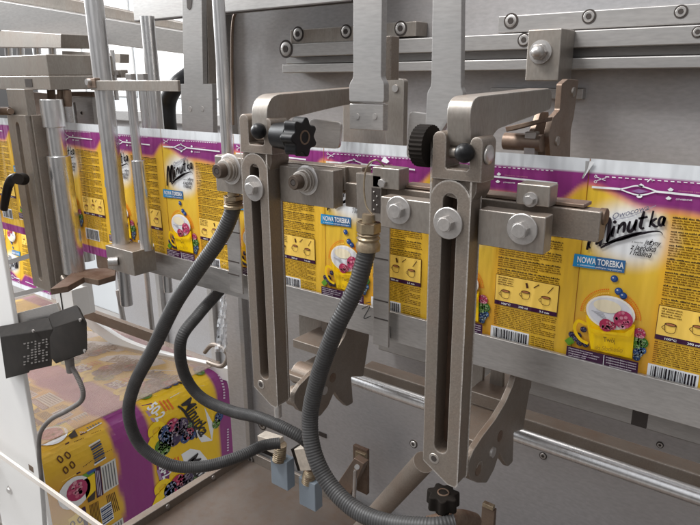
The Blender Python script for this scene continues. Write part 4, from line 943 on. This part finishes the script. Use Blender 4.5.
# ---- position switch
t = thing('position_switch', 'dusty black position switch with a printed white label, fixed to the white post', 'switch', P(45, 378, .60))
y = .585
q = [P(*a) for a in ((0, 337, y), (53, 329, y), (52, 366, y), (30, 371, y), (29, 373, y), (6, 379, y))]
m = M(); EX = (P(46, 320, y + .03) - P(50, 332, y)); m.prism(q, EX); m.build('switch_body', bk_dusty, t, bevel=.0022)
q = [P(*a) for a in ((50, 338, y - .0015), (55, 327, y - .0015), (83, 318, y - .0015), (87, 322, y - .0015), (87.5, 350, y - .0015), (84, 354, y - .0015), (56, 364, y - .0015), (51, 358, y - .0015))]
m = M(); m.prism(q, EX * 1.1); m.build('switch_cover', bk_dusty, t, bevel=.002)
for u, v in ((80, 320), (84.5, 351), (33, 331)):
    c = P(u, v, y - .0045); m = M(); m.lathe(c, (0, -1, 0), [(-.002, .0034), (.001, .0032), (.0016, .002)], 16); m.build('cover_screw', bolt_m, t)
lm = M(); q = Art(lm, lambda s, h, l: Vector((s, y - .0012, h)), lambda u, v: (P(u, v, y).x, P(u, v, y).z))
rr = random.Random(5)
for i in range(7):
    for j in range(9):
        uu = 24 + i * 3.7; v0 = 343 + j * 2.6 - i * .75
        if rr.random() < .72: q.poly([(uu, v0), (uu + rr.uniform(1.2, 3.0), v0 - .3), (uu + 2.0, v0 + 1.1), (uu + .1, v0 + 1.4)], (.6, .6, .6), 1)
lm.build('printed_label', grub, t, smooth=False, recalc=False)
m = M(); m.cyl(P(69, 358, .60), P(71, 372, .60), .0095, .0085, 20); m.build('cable_gland', grub, t)
m = M(); m.poly([(10, 326), (14, 314), (56, 303), (60, 313), (40, 326)], .635, .006); m.build('mounting_plate', railm, t, bevel=.0008)
# ---- clear guard
t = thing('acrylic_guard', 'clear acrylic guard sheet with a pale edge across the lower left corner', 'guard', P(60, 525, .58))
y = .58; a, b = P(-20, 448, y), P(122, 530, y); dz = (a.z + b.z) / 2
b = Vector((b.x, b.y, dz)); a = Vector((a.x, a.y, dz))
m = M(); m.box(a.x - .1, b.x + .1, y, y + .005, dz - .25, dz - .0142); m.build('clear_sheet', clear, t)
m = M(); m.box(a.x - .1, b.x + .1, y - .001, y + .006, dz - .014, dz); m.build('sheet_edge', edgem, t, bevel=.001)
#MARK_ROLL
# ================================================================ FILM ROLL AT THE LOWER LEFT
XR_ = P(228, 373, 1.42).x
c_far = PX(228, 376, XR_); c_near = PX(50, 448, XR_)
ZT = (c_far.z + c_near.z) / 2; Y0, Y1 = c_near.y - .12, c_far.y + .0; 
RR = .085
def roll_surf(y, d, lay):
    """d>0: down the front face, d<0: back over the top"""
    off = .0006 * lay
    q = math.pi / 2 * RR / 2
    if d > q: return Vector((XR_ + off, y, ZT - RR - (d - q)))
    if d < -q: return Vector((XR_ - RR + (d + q), y, ZT + off))
    a = (d + q) / RR
    return Vector((XR_ - RR + math.sin(a) * (RR + off), y, ZT - RR + math.cos(a) * (RR + off)))
def conv_roll(u, v):
    p = PX(u, v, XR_); d = ZT - RR - p.z + math.pi / 4 * RR; return (p.y, d)
def conv_top(u, v):
    p = PZ(u, v, ZT); return (p.y, -(XR_ - RR - p.x) - math.pi / 4 * RR)
t = thing('film_roll', 'big roll of printed pouch film with purple bands at the lower left', 'film roll', (XR_ - .3, (Y0 + Y1) / 2, ZT - .5))
rm = M(); NA, NB = 60, 150; D0, D1 = -1.4, 1.0
vs = []; cs = []
edges = [conv_roll(*q)[0] for q in ((52, 455), (108, 432), (118, 422), (150, 412), (153, 408), (168, 400), (212, 388), (219, 386))]
def roll_col(y, d):
    yv = (y - Y0) / (Y1 - Y0)
    u1, u2, u3, u4 = conv_roll(112, 425)[0], conv_roll(148, 410)[0], conv_roll(215, 385)[0], Y1
    wob = .004 * math.sin(d * 40)
    Yb = lin((226, 182, 52)); G = lin((216, 156, 50))
    c = mixc(G, Yb, .5 + .5 * math.sin(d * 25 + 1))
    c = mixc(c, PUR, smooth(u1 - .004, u1 + .006, y + wob) * (1 - smooth(u2 - .004, u2 + .004, y)))
    c = mixc(c, lin((240, 196, 20)), smooth(u2, u2 + .01, y)); c = mixc(c, PUR, smooth(u3 - .004, u3 + .003, y))
    return c
for j in range(NB + 1):
    for i in range(NA + 1):
        y = Y0 + (Y1 - Y0) * i / NA; d = D0 + (D1 - D0) * j / NB; vs.append(roll_surf(y, d, 0)); cs.append(roll_col(y, d))
fs = []; fc = []
for j in range(NB):
    for i in range(NA):
        f = (j * (NA + 1) + i, j * (NA + 1) + i + 1, (j + 1) * (NA + 1) + i + 1, (j + 1) * (NA + 1) + i); fs.append(f); fc.append(tuple(cs[q] for q in f))
rm.add(vs, fs, fc)
A = Art(rm, roll_surf, conv_roll)
def roll_art(shift):
    base = conv_roll
    def cv(ox, oy, sc):
        def f(x, y): p = base(ox + x * sc, oy + y * sc); return (p[0], p[1] + shift)
        return f
    A.conv = cv(150, 360, .17143)
    # big lettering read downwards
    A.poly([(150, 220), (205, 190), (262, 205), (320, 280), (372, 380), (362, 470), (300, 480), (235, 380), (180, 300)], WHT, 1)
    K = lambda pts, w=.017: A.stroke(pts, w, INK, 3, True, .4)
    A.text('Minutka', (188, 262), (296, 452), .046, INK, 4, .25, .022)
    K([(170, 272), (200, 300), (250, 385), (272, 455)], .011)
    for i in range(3): A.stroke([(90 + i * 20, 240 - i * 4), (96 + i * 20, 270 - i * 4), (104 + i * 20, 300 - i * 6)], .006, ORG, 2)
    for q, r, cc in (((130, 390), .040, lin((206, 40, 104))), ((180, 385), .040, lin((84, 62, 104))), ((85, 425), .036, BLUE), ((92, 465), .038, lin((40, 110, 170))), ((140, 450), .042, lin((78, 58, 100))), ((190, 405), .026, lin((84, 62, 104))), ((205, 450), .028, BLUE), ((222, 430), .030, lin((200, 50, 100))), ((230, 380), .014, lin((90, 130, 60))), ((245, 440), .020, BLUE), ((60, 500), .03, GRN), ((85, 515), .032, GRN), ((400, 330), .026, BLUE), ((385, 370), .024, GRN)):
        berry(A, q, r * .8, cc, 4, True)
    A.stroke([(5, 445), (0, 410), (35, 375), (70, 380), (60, 415), (20, 450)], .018, lin((246, 210, 20)), 4); A.poly([(0, 455), (62, 415), (70, 470), (60, 525), (-30, 525)], lin((246, 210, 20)), 3)
    A.poly([(-2, 262), (50, 250), (80, 330), (74, 380), (20, 380)], PUR2, 2); A.text('50-2', (12, 285), (42, 362), .040, WHT, 5, 0, .03)
    for i in range(3): A.stroke([(2 + i * 6, 300), (20 + i * 6, 362)], .003, lin((180, 150, 190)), 4)
    for i in range(9): A.poly([(425, 90 + i * 16), (436, 88 + i * 16), (437, 96 + i * 16), (426, 98 + i * 16)], lin((220, 200, 220)), 3)
    # print nearer the camera
    A.conv = cv(50, 420, .2)
    A.poly([(40, 175), (125, 120), (150, 260), (60, 310)], lin((250, 214, 90)), 1); A.poly([(108, 122), (128, 112), (152, 262), (132, 272)], DKP, 3)
    for q in ((62, 200), (100, 180), (78, 250), (112, 225)): A.stroke([(q[0] - 12, q[1]), (q[0], q[1] - 14), (q[0] + 12, q[1] + 2), (q[0], q[1] + 16), (q[0] - 12, q[1])], .004, lin((90, 50, 20)), 3)
    for i in range(7): A.stroke([(152 + i * 7, 110 - i * 3), (168 + i * 7, 235 - i * 5)], .0024, TXT, 2)
    A.poly([(205, 132), (262, 100), (280, 190), (222, 228)], WHT, 2)
    for i in range(8): A.stroke([(210 + i * 1.6, 142 + i * 10.5), (262 + i * 1.8, 110 + i * 10.5)], (.005, .009, .003, .007)[i % 4] * .7, lin((40, 60, 100)), 3)
    for i in range(6): A.stroke([(240 + i * 8, 68 - i * 3), (262 + i * 9, 170 - i * 4)], .003, TXT, 1)
    A.poly([(252, 232), (325, 190), (342, 320), (268, 368)], lin((214, 214, 210)), 2); A.poly([(218, 245), (250, 228), (266, 372), (234, 390)], DKP, 2)
    for i in range(5): A.stroke([(262 + i * 13, 236 - i * 8), (278 + i * 13, 350 - i * 7)], .004, lin((110, 110, 110)), 3)
    for i in range(3): A.stroke([(226 + i * 8, 252), (240 + i * 8, 376)], .002, lin((200, 190, 210)), 3)
    A.poly([(150, 282), (222, 240), (230, 262), (160, 306)], GRN, 2); A.poly([(180, 262), (225, 240), (228, 252), (190, 274)], BLUE, 3)
    A.ell((122, 362), .052, .052, WHT, 3); berry(A, (134, 350), .034, lin((214, 60, 120)), 4)
    A.poly([(165, 300), (222, 265), (228, 350), (180, 395)], lin((246, 208, 20)), 3); A.poly([(185, 395), (225, 350), (222, 395), (190, 412)], lin((60, 50, 40)), 4)
SH = conv_roll(98, 518)[1] - conv_roll(96, 453)[1]
for k_ in (-5, -4, -3, -2, -1, 0, 1, 2): roll_art(SH * k_)
rm.build('film_surface', film, t, smooth=False, recalc=False)
m = M(); m.box(XR_ - 1.4, XR_ - .10, Y0 + .002, Y1 - .002, ZT - .9, ZT - .09); m.build('roll_core', cast, t)
# dusty sheet added over the roll, its haze standing in for glare on the film
t = thing('glare_haze_sheet', 'dusty brown translucent sheet added over the film roll, its haze standing for milky glare', 'cover', (XR_ - .4, (Y0 + Y1) / 2, ZT + .02))
m = M(); m.box(XR_ - 1.4, XR_ - .05, Y0 - .05, Y1 + .01, ZT + .012, ZT + .016); m.build('haze_sheet', dusty, t)
